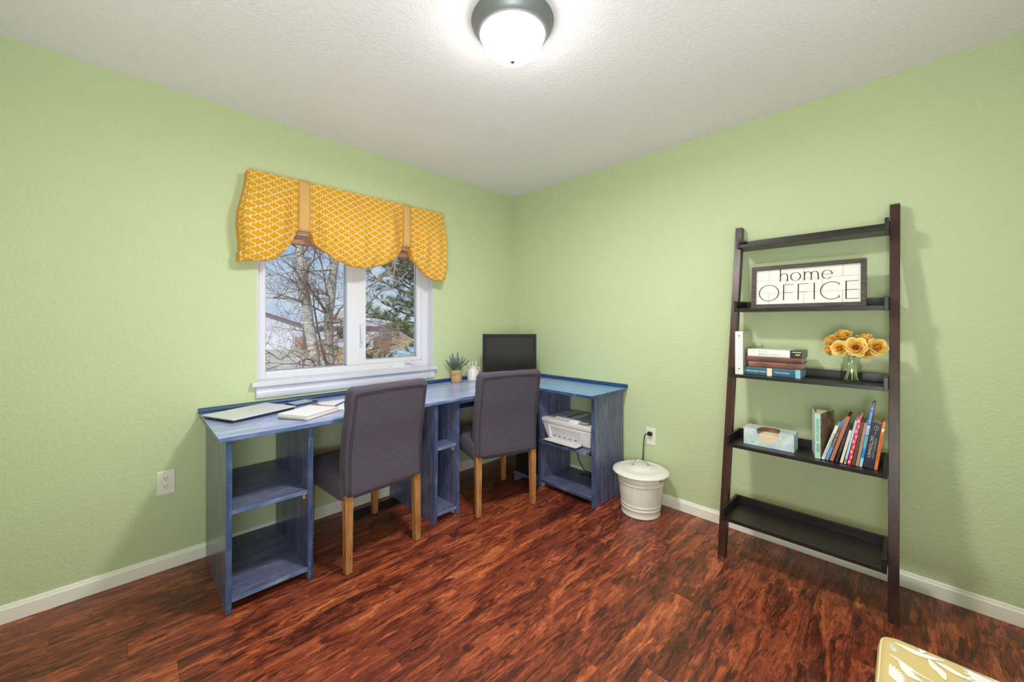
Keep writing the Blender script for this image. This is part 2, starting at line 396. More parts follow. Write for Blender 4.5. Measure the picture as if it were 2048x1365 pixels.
# door in the wall behind the camera
dr = struct(bpy.data.objects.new('door_1', None)); COL.objects.link(dr); dr.location = (-1.1, YW, 0)
MB().box(-.40, .40, .002, .018, .08, 2.03).build('door_leaf', M_TRIM, dr, bevel=.002)
for a, b, c, d in ((-.47, -.40, .074, 2.1), (.40, .47, .074, 2.1), (-.40, .40, 2.03, 2.1)):
    MB().box(a, b, .0, .02, c, d).build('casing', M_TRIM, dr, bevel=.002)
MB().lathe([(.012, 0), (.012, .03), (.028, .04), (.03, .055), (.02, .068), (.002, .07)], 20).build('door_knob', plain('brushed_nickel', (.5, .49, .46), .3, 1), dr, smooth=True, loc=(.33, .018, .95)).rotation_euler = (R(-90), 0, 0)

# ------------------------------------------------------------------ window
win = struct(bpy.data.objects.new('window_1', None)); COL.objects.link(win)
FY0, FY1 = .070, .135
mb = MB()
mb.box(WX0, WX0 + .058, FY0, FY1, WZ0, WZ1).box(WX1 - .058, WX1, FY0, FY1, WZ0, WZ1)
mb.box(WX0 + .058, WX1 - .058, FY0, FY1, WZ0, WZ0 + .046).box(WX0 + .058, WX1 - .058, FY0, FY1, WZ1 - .05, WZ1)
mb.build('window_frame', M_VINYL, win, bevel=.003)
mb = MB().box(-1.548, -1.452, FY0 - .004, FY1, WZ0 + .046, WZ1 - .05)
for k in range(5): mb.box(-1.540 + k * .018, -1.534 + k * .018, FY0 - .007, FY0 - .004, WZ0 + .046, WZ1 - .05)
mb.build('mullion', M_VINYL, win, bevel=.0015)
mb = MB(); a, b, c, d = -1.4515, WX1 - .0585, WZ0 + .0465, WZ1 - .0505
mb.box(a, a + .040, FY0 + .006, FY1 - .01, c, d).box(b - .040, b, FY0 + .006, FY1 - .01, c, d)
mb.box(a + .040, b - .040, FY0 + .006, FY1 - .01, c, c + .030).box(a + .040, b - .040, FY0 + .006, FY1 - .01, d - .03, d)
mb.build('casement_sash', M_VINYL, win, bevel=.003)
mb = MB()
for x0, x1, z0, z1 in ((WX0 + .058, -1.548, WZ0 + .046, WZ1 - .05), (a + .040, b - .040, c + .030, d - .03)):
    g = .006
    mb.box(x0, x0 + g, .095, .105, z0, z1).box(x1 - g, x1, .095, .105, z0, z1).box(x0, x1, .095, .105, z0, z0 + g).box(x0, x1, .095, .105, z1 - g, z1)
mb.build('glazing_gasket', plain('grey_blue_gasket', srgb(150, 160, 172), .4), win)
MB().box(WX0 + .056, -1.546, .100, .103, WZ0 + .044, WZ1 - .048).build('pane', M_PANE, win)
MB().box(a + .038, b - .038, .100, .103, c + .028, d - .028).build('pane', M_PANE, win)
# sill (stool) and apron
sl = MB().box(WX0 - .030, WX1 + .022, -.036, 0, WZ0 - .026, WZ0 + .0).box(WX0 + .0005, WX1 - .0005, 0, FY0, WZ0 - .001, WZ0 + .004).build('window_sill', M_SILL, win, bevel=.003)
ap = [(0, -.068), (-.012, -.068), (-.015, -.062), (-.018, -.050), (-.018, -.036), (-.015, -.030), (-.015, -.004), (-.010, 0), (0, 0)]
MB().prism([(WX0 - .006, p[0], WZ0 - .026 + p[1]) for p in ap], (WX1 - WX0 + .010, 0, 0)).build('apron', M_SILL, win)
# reveal lining
MB().box(WX1 - .006, WX1 - .0005, .002, FY0, WZ0 + .005, WZ1 - .001).box(WX0 + .0005, WX0 + .006, .002, FY0, WZ0 + .005, WZ1 - .001).build('reveal', M_SILL, win)
# lock lever on the mullion
lk = MB(); lk.box(-1.462, -1.448, FY0 - .016, FY0 - .007, 1.08, 1.11); lk.tube([(-1.455, FY0 - .012, 1.10), (-1.452, FY0 - .022, 1.14), (-1.454, FY0 - .024, 1.19), (-1.458, FY0 - .016, 1.235)], [.007, .007, .006, .004], 8)
lk.build('lock_lever', M_VINYL, win, smooth=True)
ck = MB(); ck.hexa([(-1.235, .045, WZ0 + .0045), (-1.055, .045, WZ0 + .0045), (-1.235, .069, WZ0 + .0045), (-1.055, .069, WZ0 + .0045), (-1.22, .052, WZ0 + .030), (-1.07, .052, WZ0 + .030), (-1.22, .069, WZ0 + .030), (-1.07, .069, WZ0 + .030)])
ck.tube([(-1.115, .048, WZ0 + .025), (-1.115, .034, WZ0 + .048), (-1.08, .026, WZ0 + .040), (-1.045, .022, WZ0 + .018)], [.010, .010, .007, .006], 8)
ck.tube([(-1.045, .022, WZ0 + .022), (-1.04, .006, WZ0 + .020)], .009, 8)
ck.build('crank_handle', M_VINYL, win, smooth=True, angle=40)

# ------------------------------------------------------------------ pleated blind bunched up at the top of the window
bl = thing('window_blind', 'cream slatted blind pulled up tight behind the mustard valance', 'blind', (0, 0, 0))
M_SLAT = plain('cream_slat', srgb(238, 222, 206), .5); M_BRAIL = m_grain('rosy_lit_rail', [srgb(150, 104, 86), srgb(172, 126, 106), srgb(190, 146, 124)], 0, 1.5, .5)  # light through the yellow valance is put into the rail's brown
MB().box(WX0 + .012, WX1 - .012, .012, .056, WZ1 - .045, WZ1 - .002).build('head_rail', M_SLAT, bl, bevel=.002)
sm = MB().box(WX0 + .014, WX1 - .014, .010, .058, 0, .0085).mesh('slat', M_SLAT)
z = 1.792
while z < WZ1 - .06:
    link('slat', sm, bl, (0, random.uniform(-.0015, .0015), z)); z += .0125
MB().box(WX0 + .013, WX1 - .013, .012, .056, 1.735, 1.782).build('bottom_rail', M_BRAIL, bl, bevel=.003)['label'] = 'bottom rail coloured rosy brown as if lit through the valance'
M_CORD = plain('lift_cord', srgb(214, 208, 190), .7)
cd = MB().tube([(-.955, .009, 1.80), (-.957, -.01, 1.55), (-.962, -.052, 1.25), (-.963, -.053, .90), (-.963, -.053, .845)], .0016, 6)
cd.tube([(-.963, -.053, .848), (-.963, -.053, .836), (-.963, -.053, .818)], [.002, .006, .007], 10)
cd.build('pull_cord', M_CORD, bl, smooth=True)

# ------------------------------------------------------------------ balloon valance
val = thing('balloon_valance', 'mustard yellow quatrefoil patterned balloon valance hanging over the window', 'valance', (0, 0, 0))
SW = [(-2.181, 1.66), (-2.165, 1.606), (-2.150, 1.588), (-2.096, 1.592), (-2.035, 1.606), (-1.997, 1.633), (-1.959, 1.682), (-1.925, 1.735), (-1.902, 1.802), (-1.826, 1.802),
      (-1.803, 1.735), (-1.75, 1.688), (-1.69, 1.652), (-1.596, 1.617), (-1.51, 1.606), (-1.427, 1.624), (-1.337, 1.657), (-1.261, 1.711), (-1.226, 1.76), (-1.214, 1.802), (-1.148, 1.802),
      (-1.121, 1.709), (-1.058, 1.623), (-.993, 1.583), (-.94, 1.569), (-.876, 1.571), (-.845, 1.60)]
def zb(x):
    for (a, za), (b, zc) in zip(SW, SW[1:]):
        if a <= x <= b: return za + (zc - za) * (x - a) / (b - a)
    return SW[0][1] if x < SW[0][0] else SW[-1][1]
VX0, VX1, VT, VY = -2.150, -.852, 2.098, -.088
cols = []                                  # (x, y at rod, path length)
s_ = 0
for k in range(7): cols.append((VX0 + .010 * 0, -.002 + (VY + .012) * k / 6, s_)); s_ += .013
for k in range(1, 5):
    t = k / 5 * math.pi / 2; cols.append((VX0 + .014 * (1 - math.cos(t)) , VY + .012 - .012 * math.sin(t), s_)); s_ += .006
NX = 210
for k in range(NX + 1):
    cols.append((VX0 + .014 + (VX1 - VX0 - .028) * k / NX, VY, s_)); s_ += (VX1 - VX0 - .028) / NX
for k in range(1, 5):
    t = k / 5 * math.pi / 2; cols.append((VX1 - .014 + .014 * math.sin(t), VY + .012 - .012 * math.cos(t), s_)); s_ += .006
for k in range(7): cols.append((VX1, VY + .012 + (-.002 - VY - .012) * k / 6, s_)); s_ += .013
NV, NH = 40, 7
STR = [(-1.902, -1.826), (-1.214, -1.148)]
def sdist(x): return min(max(a - x, x - b, 0) for a, b in STR)
random.seed(3); fold = [(random.uniform(20, 75), random.uniform(0, 6.28), random.uniform(.0025, .0065)) for _ in range(6)]
def cloth(i, j):
    x, y, s = cols[i]; ret = y > VY + .0005; z1 = zb(x)
    P = min(1, sdist(x) / .10); P = P * P * (3 - 2 * P)
    lean = 0
    if x < -2.06:                          # the left end swings outwards towards its foot
        k = (-2.06 - x) / (.09); lean = -k
    if j < NV:
        t = j / (NV - 1); z = VT + (z1 - VT) * t
        puff = .048 * P * math.sin(math.pi * min(1, t ** 1.25)) ** .8 + .012 * P * t
        if ret: puff *= .25
        yy = y - puff
        for fr, ph, am in fold: yy += am * math.sin(fr * (x + .22 * (t - .5) * math.sin(ph)) + ph + 2.4 * t) * (.15 + .85 * t) * (.35 + P)
        yy += .010 * math.exp(-((sdist(x) - .025) / .018) ** 2) * t     # crease beside the straps
        for a, b in STR:                                                   # puckers radiating from the tie
            for sgn, e in ((-1, a), (1, b)):
                dx = (x - e) * sgn
                if 0 <= dx < .16: yy += .009 * math.sin(38 * math.atan2(z - 1.80, dx + .004) * .32) * math.exp(-dx / .06) * math.exp(-abs(z - 1.80) / .08)
        yy += .0035 * math.sin(210 * x) * max(0, 1 - t * 9)              # gathers on the rod
        xx = x + lean * .040 * math.sin(math.pi * .5 * min(1, t * 1.5)) * (1 if x < -2.0 else 0)
        if x < -2.12: xx += .006 * math.sin(9 * t)
    else:                                   # underside turned back towards the wall
        h = (j - NV + 1) / NH; t = 1
        puff = .012 * P * (0.25 if ret else 1); base = y - puff
        for fr, ph, am in fold: base += am * math.sin(fr * (x + .11 * math.sin(ph)) + ph + 2.4) * (.35 + P) * (1 - h)
        base += .010 * math.exp(-((sdist(x) - .025) / .018) ** 2) * (1 - h)
        dep = (-.012 - base) * .8 if not ret else 0
        yy = base + dep * h; z = z1 - .006 * math.sin(math.pi * h) * P + .05 * h * h * P
        xx = x + lean * .040
    if ret: yy = min(-.001, yy)
    return (xx, min(yy, -.0012), z)
mb = MB(); mb.grid(cloth, len(cols), NV + NH)
vo = mb.build('valance_fabric', M_VAL, val, smooth=True, fix=False)
uvl = vo.data.uv_layers.new(name='UVMap'); nv = NV + NH
P3 = [Vector(v) for v in mb.v]; VV = []
for i in range(len(cols)):
    acc = 0
    for j in range(nv):
        if j: acc += (P3[i * nv + j] - P3[i * nv + j - 1]).length
        VV.append((cols[i][2], -acc))
for lp in vo.data.loops: uvl.data[lp.index].uv = VV[lp.vertex_index]
# rod
MB().tube([(VX0 + .006, -.0015, 2.075), (VX0 + .006, VY + .016, 2.075), (VX0 + .02, VY + .008, 2.075), (VX1 - .02, VY + .008, 2.075), (VX1 - .006, VY + .016, 2.075), (VX1 - .006, -.0015, 2.075)], .004, 6).build('rod', M_VINYL, val, smooth=True)
for a, b in STR:
    def sp(i, j):
        x = a + .004 + (b - a - .008) * i / 3
        P = [(VY + .012, VT - .012), (VY + .002, VT + .003), (VY - .006, VT - .004)] + [(VY - .008 - .004 * math.sin(math.pi * k / 12), VT - .004 - (VT - 1.806) * k / 12) for k in range(1, 13)] + [(VY + .004, 1.797), (VY + .03, 1.815)]
        return (x, P[j][0], P[j][1])
    m = MB(); m.grid(sp, 4, 17); o = m.build('strap', M_STRAP, val, smooth=True, fix=False); o['label'] = 'tan woven ribbon strap'
    sd = o.modifiers.new('thick', 'SOLIDIFY'); sd.thickness = .0015

# ------------------------------------------------------------------ ceiling light
LX, LY = -1.538, -1.543
lm = thing('ceiling_light', 'round flush ceiling light with brushed grey ring and white glass dome', 'ceiling light', (LX, LY, H))
M_RING = plain('brushed_grey_metal', srgb(132, 134, 138), .42, .45)
MB().lathe([(.120, -.001), (.150, -.001), (.160, -.006), (.162, -.012), (.157, -.016), (.154, -.020), (.158, -.024), (.152, -.032), (.142, -.044), (.136, -.052), (.135, -.058), (.128, -.062), (.124, -.058)], 96, cap0=False, cap1=False).build('metal_ring', M_RING, lm, smooth=True, fix=True, angle=35)
g = NT('lit_opal_glass'); g.set(color=(.9, .9, .88), rough=.3, emit=(1.0, 0.975, 0.94, 1), estr=LAMP_STRENGTH)
prof = [(.1235, -.050)] + [(.1235 * math.cos(t) ** .82, -.056 - .092 * math.sin(t)) for t in [i * math.pi / 2 / 14 for i in range(14)]] + [(.002, -.148)]
MB().lathe(prof, 64, cap0=False).build('glass_dome', g.m, lm, smooth=True)
dl = bpy.data.lights.new('bulb', 'AREA'); dl.shape = 'DISK'; dl.size = .20; dl.energy = LAMP_DOWN_W; dl.color = (1.0, .975, .94)
do = bpy.data.objects.new('bulb', dl); COL.objects.link(do); do.parent = lm; do.location = (0, 0, -.1485)
MB().lathe([(.002, -.168), (.008, -.166), (.0125, -.161), (.0138, -.156), (.0125, -.151), (.002, -.149)], 20).build('finial', plain('finial_dark', (.018, .018, .019), .6, 0), lm, smooth=True)

# ------------------------------------------------------------------ outlets and floor register
M_PLATE = plain('outlet_plastic', srgb(236, 234, 222), .3); M_SLOT = plain('slot_dark', (.02, .018, .015), .6)
def outlet(name, label, M):
    """plate in local XY, facing local +Z"""
    t = thing(name, label, 'outlet'); t.matrix_world = M
    MB().hexa([(-.036, -.060, 0), (.036, -.060, 0), (-.036, .060, 0), (.036, .060, 0), (-.033, -.057, .005), (.033, -.057, .005), (-.033, .057, .005), (.033, .057, .005)]).build('cover_plate', M_PLATE, t, bevel=.001)
    for s in (-1, 1):
        c = s * .0205
        pts = [(.0165 * math.cos(a) , c + .0145 * math.sin(a) * 1.0, .0048) for a in [i * math.pi / 10 for i in range(20)]]
        so_ = MB().prism(pts, (0, 0, .0016)).build('socket', M_PLATE, t)
        MB().box(-.0075, -.0052, c + .000, c + .009, .0062, .0067).box(.0052, .0075, c + .001, c + .009, .0062, .0067).lathe([(.0026, .0062), (.0026, .0067)], 10, (0, c - .0062, 0)).build('slot', M_SLOT, so_)
    return t
outlet('wall_outlet', 'white duplex outlet with both sockets empty, left of the blue desk', frame((-2.483, -.0005, .438), (1, 0, 0), (0, 0, 1)))
oc = outlet('wall_outlet', 'white outlet above the lidded bin with a black plug in it', frame((-.0005, -1.371, .447), (0, -1, 0), (0, 0, 1)))
pc = thing('power_cord', 'black power cord dropping from its plug behind the white bin', 'cord', (0, 0, 0))
M_BLK = plain('black_plastic', (.012, .012, .013), .45)
MB().box(-.030, -.0075, -1.387, -1.357, .456, .482).build('plug', M_BLK, pc, bevel=.004)
MB().tube([(-.026, -1.362, .470), (-.036, -1.348, .462), (-.034, -1.338, .44), (-.022, -1.325, .36), (-.018, -1.318, .25), (-.017, -1.30, .15), (-.0175, -1.26, .09), (-.018, -1.20, .082)], .0035, 8).build('cable', M_BLK, pc, smooth=True)
fr = thing('floor_register', 'dark metal floor vent grille under the window beside the baseboard', 'vent', (-1.43, -.13, 0))
M_REG = plain('dark_bronze', (.03, .022, .018), .5, .4)
MB().box(-.17, .17, -.055, -.046, .0005, .005).box(-.17, .17, .046, .055, .0005, .005).box(-.17, -.16, -.046, .046, .0005, .005).box(.16, .17, -.046, .046, .0005, .005).build('register_frame', M_REG, fr)
MB().box(-.16, .16, -.046, .046, .0003, .0008).build('duct_opening', M_SLOT, fr)
sm = MB().box(-.002, .002, -.046, .046, .0008, .0045).mesh('slat', M_REG)
for k in range(20): link('slat', sm, fr, (-.152 + k * .016, 0, 0))

# ================================================================== OUTSIDE
GZ = -2.0
def m_ground(name, cols, sc, bump=.3):
    n = NT(name); c = n.coord(); f = n.noise(c, sc, 6, .65); n.set(color=n.ramp(f, [(.3, cols[0]), (.5, cols[1]), (.7, cols[2])]), rough=.95, spec=.1); n.bump(f, bump, .05); return n.m
M_GRASS = m_ground('dry_tan_grass', [srgb(166, 128, 88), srgb(192, 156, 114), srgb(208, 178, 140)], 1.2)
M_CONC = m_ground('pale_concrete', [srgb(182, 168, 150), srgb(196, 184, 168), srgb(206, 196, 182)], .6)
gnd = MB().box(-90, 140, .3, 190, GZ - .5, GZ).build('yard_ground', M_GRASS); struct(gnd)
tag(gnd, 'tan dry lawn outside the window', 'ground'); 
dw = [PZ(300, 702, GZ + .01), PZ(600, 699, GZ + .01), PZ(640, 716, GZ + .01), PZ(720, 770, GZ + .01), PZ(700, 1000, GZ + .01), PZ(300, 1100, GZ + .01)]
drv = MB().prism([(p.x, p.y, GZ + .004) for p in dw], (0, 0, .03)).build('driveway', M_CONC); struct(drv); tag(drv, 'pale concrete driveway in front of the white garage', 'driveway')

def ground_at(u, d):
    p = PD(u, HY, d); return Vector((p.x, p.y, GZ))
FA = YAW  # houses face the camera
# white house with garage
hs = thing('white_house', 'low white house with gabled garage across the driveway', 'house', ground_at(620, 46), FA - R(90) + R(6))
# local: x = to the right, y = away
M_SIDE = m_grain('white_siding', [srgb(182, 184, 198), srgb(192, 194, 206), srgb(200, 202, 212)], 0, .4, .8, 10); M_ROOF = plain('grey_shingle_roof', srgb(192, 194, 202), .9); M_FASC = plain('plum_fascia', srgb(120, 88, 98), .8)
M_GDOOR = plain('white_garage_door', srgb(206, 206, 210), .6); M_BRICK = plain('tan_brick', srgb(168, 138, 122), .9); M_DKW = plain('dark_window', (.03, .035, .045), .15)
def hx(u, d=46): return (u - 620) / FPX * d
MB().box(hx(380), hx(606), 0, 7, 0, 2.95).build('garage_wall', M_SIDE, hs)
MB().box(hx(606), hx(749), 1.2, 9, 0, 2.75).build('house_wall', M_SIDE, hs)
gm = MB(); pk = hx(492); e0, e1 = hx(370), hx(618)
gm.prism([(hx(380), 0, 2.95), (hx(606), 0, 2.95), (pk, 0, 5.1)], (0, 7, 0)); gm.build('gable', plain('pale_violet_siding', srgb(196, 190, 206), .8), hs)
MB().prism([(pk, -.4, 5.2), (e1, -.4, 2.72), (e1, -.4, 2.92), (pk, -.4, 5.42)], (0, 8, 0)).prism([(pk, -.4, 5.2), (e0, -.4, 2.72), (e0, -.4, 2.92), (pk, -.4, 5.42)], (0, 8, 0)).build('garage_roof', M_ROOF, hs)
MB().prism([(pk, -.46, 5.12), (e1, -.46, 2.62), (e1, -.46, 2.86), (pk, -.46, 5.36)], (0, .06, 0)).prism([(pk, -.46, 5.12), (e0, -.46, 2.62), (e0, -.46, 2.86), (pk, -.46, 5.36)], (0, .06, 0)).build('fascia', M_FASC, hs)
MB().add([(hx(600), .7, 2.72), (hx(755), .7, 2.72), (hx(755), 9.5, 2.72), (hx(600), 9.5, 2.72), (hx(600), 5, 3.75), (hx(700), 5, 3.75)], [(0, 1, 5, 4), (1, 2, 5), (2, 3, 4, 5), (0, 4, 3), (0, 3, 2, 1)]).build('house_roof', M_ROOF, hs)
MB().box(hx(600), hx(755), .62, .7, 2.58, 2.78).build('fascia', M_FASC, hs)
gd = MB().box(hx(470), hx(588), -.06, -.01, .05, 2.2).build('garage_door', M_GDOOR, hs)
for k in range(1, 4): MB().box(hx(470), hx(588), -.07, -.055, .05 + k * .54 - .015, .05 + k * .54 + .015).build('door_rail', plain('door_line_%d' % k, srgb(205, 205, 212), .7), gd)
MB().box(hx(592), hx(606), -.12, -.01, 0, 1.5).build('brick_pier', M_BRICK, hs)
MB().box(hx(642), hx(652), 1.1, 1.19, 1.5, 2.2).build('house_window', M_DKW, hs); MB().box(hx(668), hx(688), 1.1, 1.19, 1.3, 2.2).build('house_window', M_DKW, hs)
# fence
fe = thing('board_fence', 'brown weathered board fence right of the white house', 'fence', ground_at(765, 41), FA - R(90))
M_FEN = m_grain('weathered_board', [srgb(112, 90, 78), srgb(140, 114, 98), srgb(164, 138, 120)], 2, .6, .9, 8)
fm = MB().box(-.068, .068, 0, .03, 0, 1.60).mesh('board', M_FEN)
for k in range(13): link('board', fm, fe, (-.9 + k * .142, 0, random.uniform(-.03, .03)))
for z_ in (.4, 1.3): MB().box(-.98, .90, .031, .07, z_, z_ + .1).build('fence_rail', M_FEN, fe)
# low brush line and far hills
M_BRUSH = m_ground('mauve_brush', [srgb(128, 106, 100), srgb(160, 138, 128), srgb(184, 164, 150)], 1.5)
def ridge(name, label, mat, u0, u1, d, v_top, v_bot, amp, n, cat, depth=3):
    m = MB(); random.seed(int(d)); pts = []
    for i in range(n + 1):
        u = u0 + (u1 - u0) * i / n; b = PD(u, HY, d); zt = 1.25 - (v_top - HY) / FPX * d + random.uniform(-amp, amp)
        pts.append((b, zt))
    m.grid(lambda i, j: [(pts[i][0].x, pts[i][0].y, GZ), (pts[i][0].x, pts[i][0].y, pts[i][1]), (pts[i][0].x + FW.x * depth, pts[i][0].y + FW.y * depth, pts[i][1] * .98), (pts[i][0].x + FW.x * depth * 2, pts[i][0].y + FW.y * depth * 2, GZ)][j], n + 1, 4)
    o = m.build(name, mat, smooth=True); struct(o); tag(o, label, cat); return o
ridge('brush_line', 'long mauve line of bare brush behind the tan field', M_BRUSH, 420, 1100, 75, 652, 670, .35, 60, 'shrubs', 4)
ridge('far_hill', 'low tan hill on the horizon beyond the field', M_GRASS, 300, 1200, 150, 646, 655, .25, 40, 'hill', 12)

# parked pickup, built facing local -x, partly behind the pine
car = thing('parked_pickup', 'pale blue pickup truck parked on the grass behind the pine', 'car', ground_at(800, 27), FA - R(90) + R(12))
M_CAR = plain('pale_blue_car_paint', srgb(176, 196, 210), .25, .2); M_TIRE = plain('tyre', (.02, .02, .02), .8); M_CHR = plain('grille_chrome', (.6, .62, .65), .2, 1)
def loft(m, secs, mi=0):
    """secs: list of closed rings of equal length"""
    n = len(secs[0]); m.grid(lambda i, j: secs[i][j % n], len(secs), n + 1, mi); m.poly(secs[0][::-1], mi); m.poly(secs[-1], mi); return m
def ring(x, w, z0, z1, r): return [(x, -w, z0), (x, w, z0), (x, w, z1 - r), (x, w - r, z1), (x, -w + r, z1), (x, -w, z1 - r)]
m = MB(); loft(m, [ring(-.55, .88, .45, 1.10, .12), ring(-.42, .95, .38, 1.28, .14), ring(.9, .97, .36, 1.38, .12), ring(1.0, .97, .36, 1.40, .10), ring(4.9, .97, .40, 1.38, .06), ring(5.0, .93, .45, 1.30, .06)]); m.build('body', M_CAR, car, bevel=.02)
m = MB(); loft(m, [ring(1.0, .90, 1.38, 1.42, .02), ring(1.7, .78, 1.38, 1.95, .08), ring(2.9, .78, 1.38, 1.97, .08), ring(3.2, .88, 1.38, 1.42, .02)]); m.build('cab', M_CAR, car, bevel=.02)
MB().hexa([(1.12, -.70, 1.47), (1.14, -.70, 1.47), (1.12, .70, 1.47), (1.14, .70, 1.47), (1.58, -.62, 1.88), (1.62, -.62, 1.88), (1.58, .62, 1.88), (1.62, .62, 1.88)]).build('windshield', M_DKW, car)
MB().box(1.8, 2.8, -.86, -.80, 1.48, 1.86).build('side_window', M_DKW, car)
gl = MB().hexa([(-.60, -.60, .62), (-.55, -.60, .62), (-.60, .60, .62), (-.55, .60, .62), (-.52, -.66, 1.02), (-.46, -.66, 1.02), (-.52, .66, 1.02), (-.46, .66, 1.02)]).build('grille', M_TIRE, car)
for k in range(3): MB().box(-.63, -.57, -.6, .6, .70 + k * .1, .73 + k * .1).build('grille_bar', M_CHR, gl)
for s in (-1, 1): MB().box(-.56, -.45, s * .80 - .12, s * .80 + .12, .80, 1.02).build('headlamp', plain('lamp_lens', (.7, .72, .75), .1), car, bevel=.02)
for x in (.35, 3.9):
    for s in (-1, 1):
        wh = MB().lathe([(.2, -.12), (.36, -.12), (.40, -.08), (.40, .08), (.36, .12), (.2, .12)], 28).build('wheel', M_TIRE, car, smooth=True, loc=(x, s * .88, .40)); wh.rotation_euler = (R(90), 0, 0)
        MB().lathe([(.02, -.13), (.22, -.13), (.22, .13), (.02, .13)], 20).build('hub', M_CHR, wh)
car.rotation_euler.z += R(20)

# trees
M_BARK = NT('pale_grey_aspen_bark'); c_ = M_BARK.coord()
f_ = M_BARK.noise(M_BARK.coord(scale=(2, 2, 9)), 2.5, 5, .7, .6); k_ = M_BARK.noise(M_BARK.coord(scale=(4, 4, 12)), 1.4, 4, .8, 1.5)
M_BARK.set(color=M_BARK.mix(M_BARK.ramp(k_, [(.58, (0, 0, 0)), (.66, (1, 1, 1))]), M_BARK.ramp(f_, [(.3, srgb(150, 146, 138)), (.6, srgb(202, 198, 190))]), srgb(70, 62, 56)), rough=.9); M_BARK.bump(f_, .5, .01); M_BARK = M_BARK.m
M_TWIG = plain('brown_twig', srgb(150, 122, 106), .9); M_LIMB = plain('grey_limb', srgb(158, 148, 138), .9)
def grow(m, p, d, L, r, lvl, rnd, curl=.35, droop=0.0, kids=(6, 5, 3), shrink=.55):
    n = 6 if lvl == 0 else 4; pts = [p]; q = p.copy(); dd = d.normalized()
    for k in range(n):
        dd = (dd + Vector((rnd.uniform(-1, 1), rnd.uniform(-1, 1), rnd.uniform(-1, 1) - droop)) * curl * .35).normalized(); q = q + dd * (L / n); pts.append(q.copy())
    m.tube(pts, [max(.0022, r * (1 - .75 * k / n)) for k in range(n + 1)], 5 if lvl == 0 else 3, cap=False)
    if lvl < len(kids):
        for k in range(kids[lvl]):
            i = rnd.randint(1, n - 1); base = pts[i]; ax = (pts[i + 1] - pts[i]).normalized()
            sd = ax.orthogonal().normalized(); sd.rotate(Matrix.Rotation(rnd.uniform(0, 6.28), 3, ax)); nd = (ax * rnd.uniform(.4, 1) + sd * rnd.uniform(.5, 1)).normalized()
            grow(m, base, nd, L * rnd.uniform(shrink * .7, shrink * 1.2), r * .5, lvl + 1, rnd, curl, droop, kids, shrink)
def spline(pts, n):
    out = []
    for i in range(len(pts) - 1):
        for k in range(n):
            t = k / n; out.append(pts[i].lerp(pts[i + 1], t))
    return out + [pts[-1]]
def aspen(label, axis, r0, r1, seed, limbs, nside):
    rnd = random.Random(seed); base = axis[0]
    t = thing('bare_aspen', label, 'tree', base)
    P = spline([a - base for a in axis], 6); k = len(P)
    P = [p + Vector((math.sin(i * .9 + seed) * .012, math.cos(i * .7 + seed) * .012, 0)) for i, p in enumerate(P)]
    MB().tube(P, [r0 + (r1 - r0) * i / (k - 1) for i in range(k)], 14).build('trunk', M_BARK, t, smooth=True)
    for lb in limbs:
        pts = spline([p - base for p in lb[0]], 3)
        MB().tube(pts, [lb[1] * (1 - .6 * i / (len(pts) - 1)) for i in range(len(pts))], 8).build('limb', M_LIMB, t, smooth=True)
    m = MB()
    for _ in range(nside):
        i = rnd.randint(int(k * .18), k - 2); a = rnd.uniform(0, 6.28); d = Vector((math.cos(a), math.sin(a), rnd.uniform(-.1, .7)))
        grow(m, P[i], d, rnd.uniform(1.0, 2.1), .020, 0, rnd, .55, .05)
    for lb in limbs:
        pts = spline([p - base for p in lb[0]], 3)
        for _ in range(3):
            i = rnd.randint(1, len(pts) - 1); a = rnd.uniform(0, 6.28); grow(m, pts[i], Vector((math.cos(a), math.sin(a), rnd.uniform(-.1, .6))), rnd.uniform(.6, 1.3), .013, 1, rnd, .5, 0)
    stuff(m.build('twigs', M_TWIG, t, smooth=True, fix=False)); return t
aspen('leaning pale-barked bare aspen, left one of the two trunks in the window', [PD(640, 982, 9), PD(632, 742, 9), PD(620, 660, 9), PD(611, 600, 9), PD(605, 540, 9), PD(598, 490, 9), PD(590, 400, 9)], .135, .085, 5,
      [([PD(622, 640, 9.0), PD(612, 575, 8.9), PD(590, 540, 8.7), PD(560, 514, 8.5)], .035), ([PD(618, 610, 9), PD(580, 598, 8.7), PD(530, 596, 8.3)], .022), ([PD(630, 725, 9), PD(590, 700, 8.7), PD(560, 720, 8.5), PD(530, 700, 8.2)], .018)], 15)
aspen('straight pale-barked bare aspen, right one of the two trunks in the window', [PD(655, 960, 9.6), PD(660, 742, 9.6), PD(657, 680, 9.6), PD(658, 620, 9.6), PD(668, 540, 9.6), PD(671, 490, 9.6), PD(676, 400, 9.6)], .120, .085, 9,
      [([PD(661, 640, 9.6), PD(640, 605, 9.4), PD(625, 585, 9.2), PD(610, 560, 9.0)], .040), ([PD(655, 740, 9.5), PD(640, 680, 9.3), PD(629, 620, 9.2), PD(626, 590, 9.2)], .030), ([PD(654, 590, 9.5), PD(648, 550, 9.4), PD(640, 515, 9.3), PD(634, 480, 9.2)], .022),
       ([PD(662, 650, 9.6), PD(680, 618, 9.4), PD(700, 600, 9.2), PD(730, 560, 9.0)], .022), ([PD(660, 700, 9.6), PD(690, 740, 9.0)], .012)], 14)
rnd = random.Random(4)
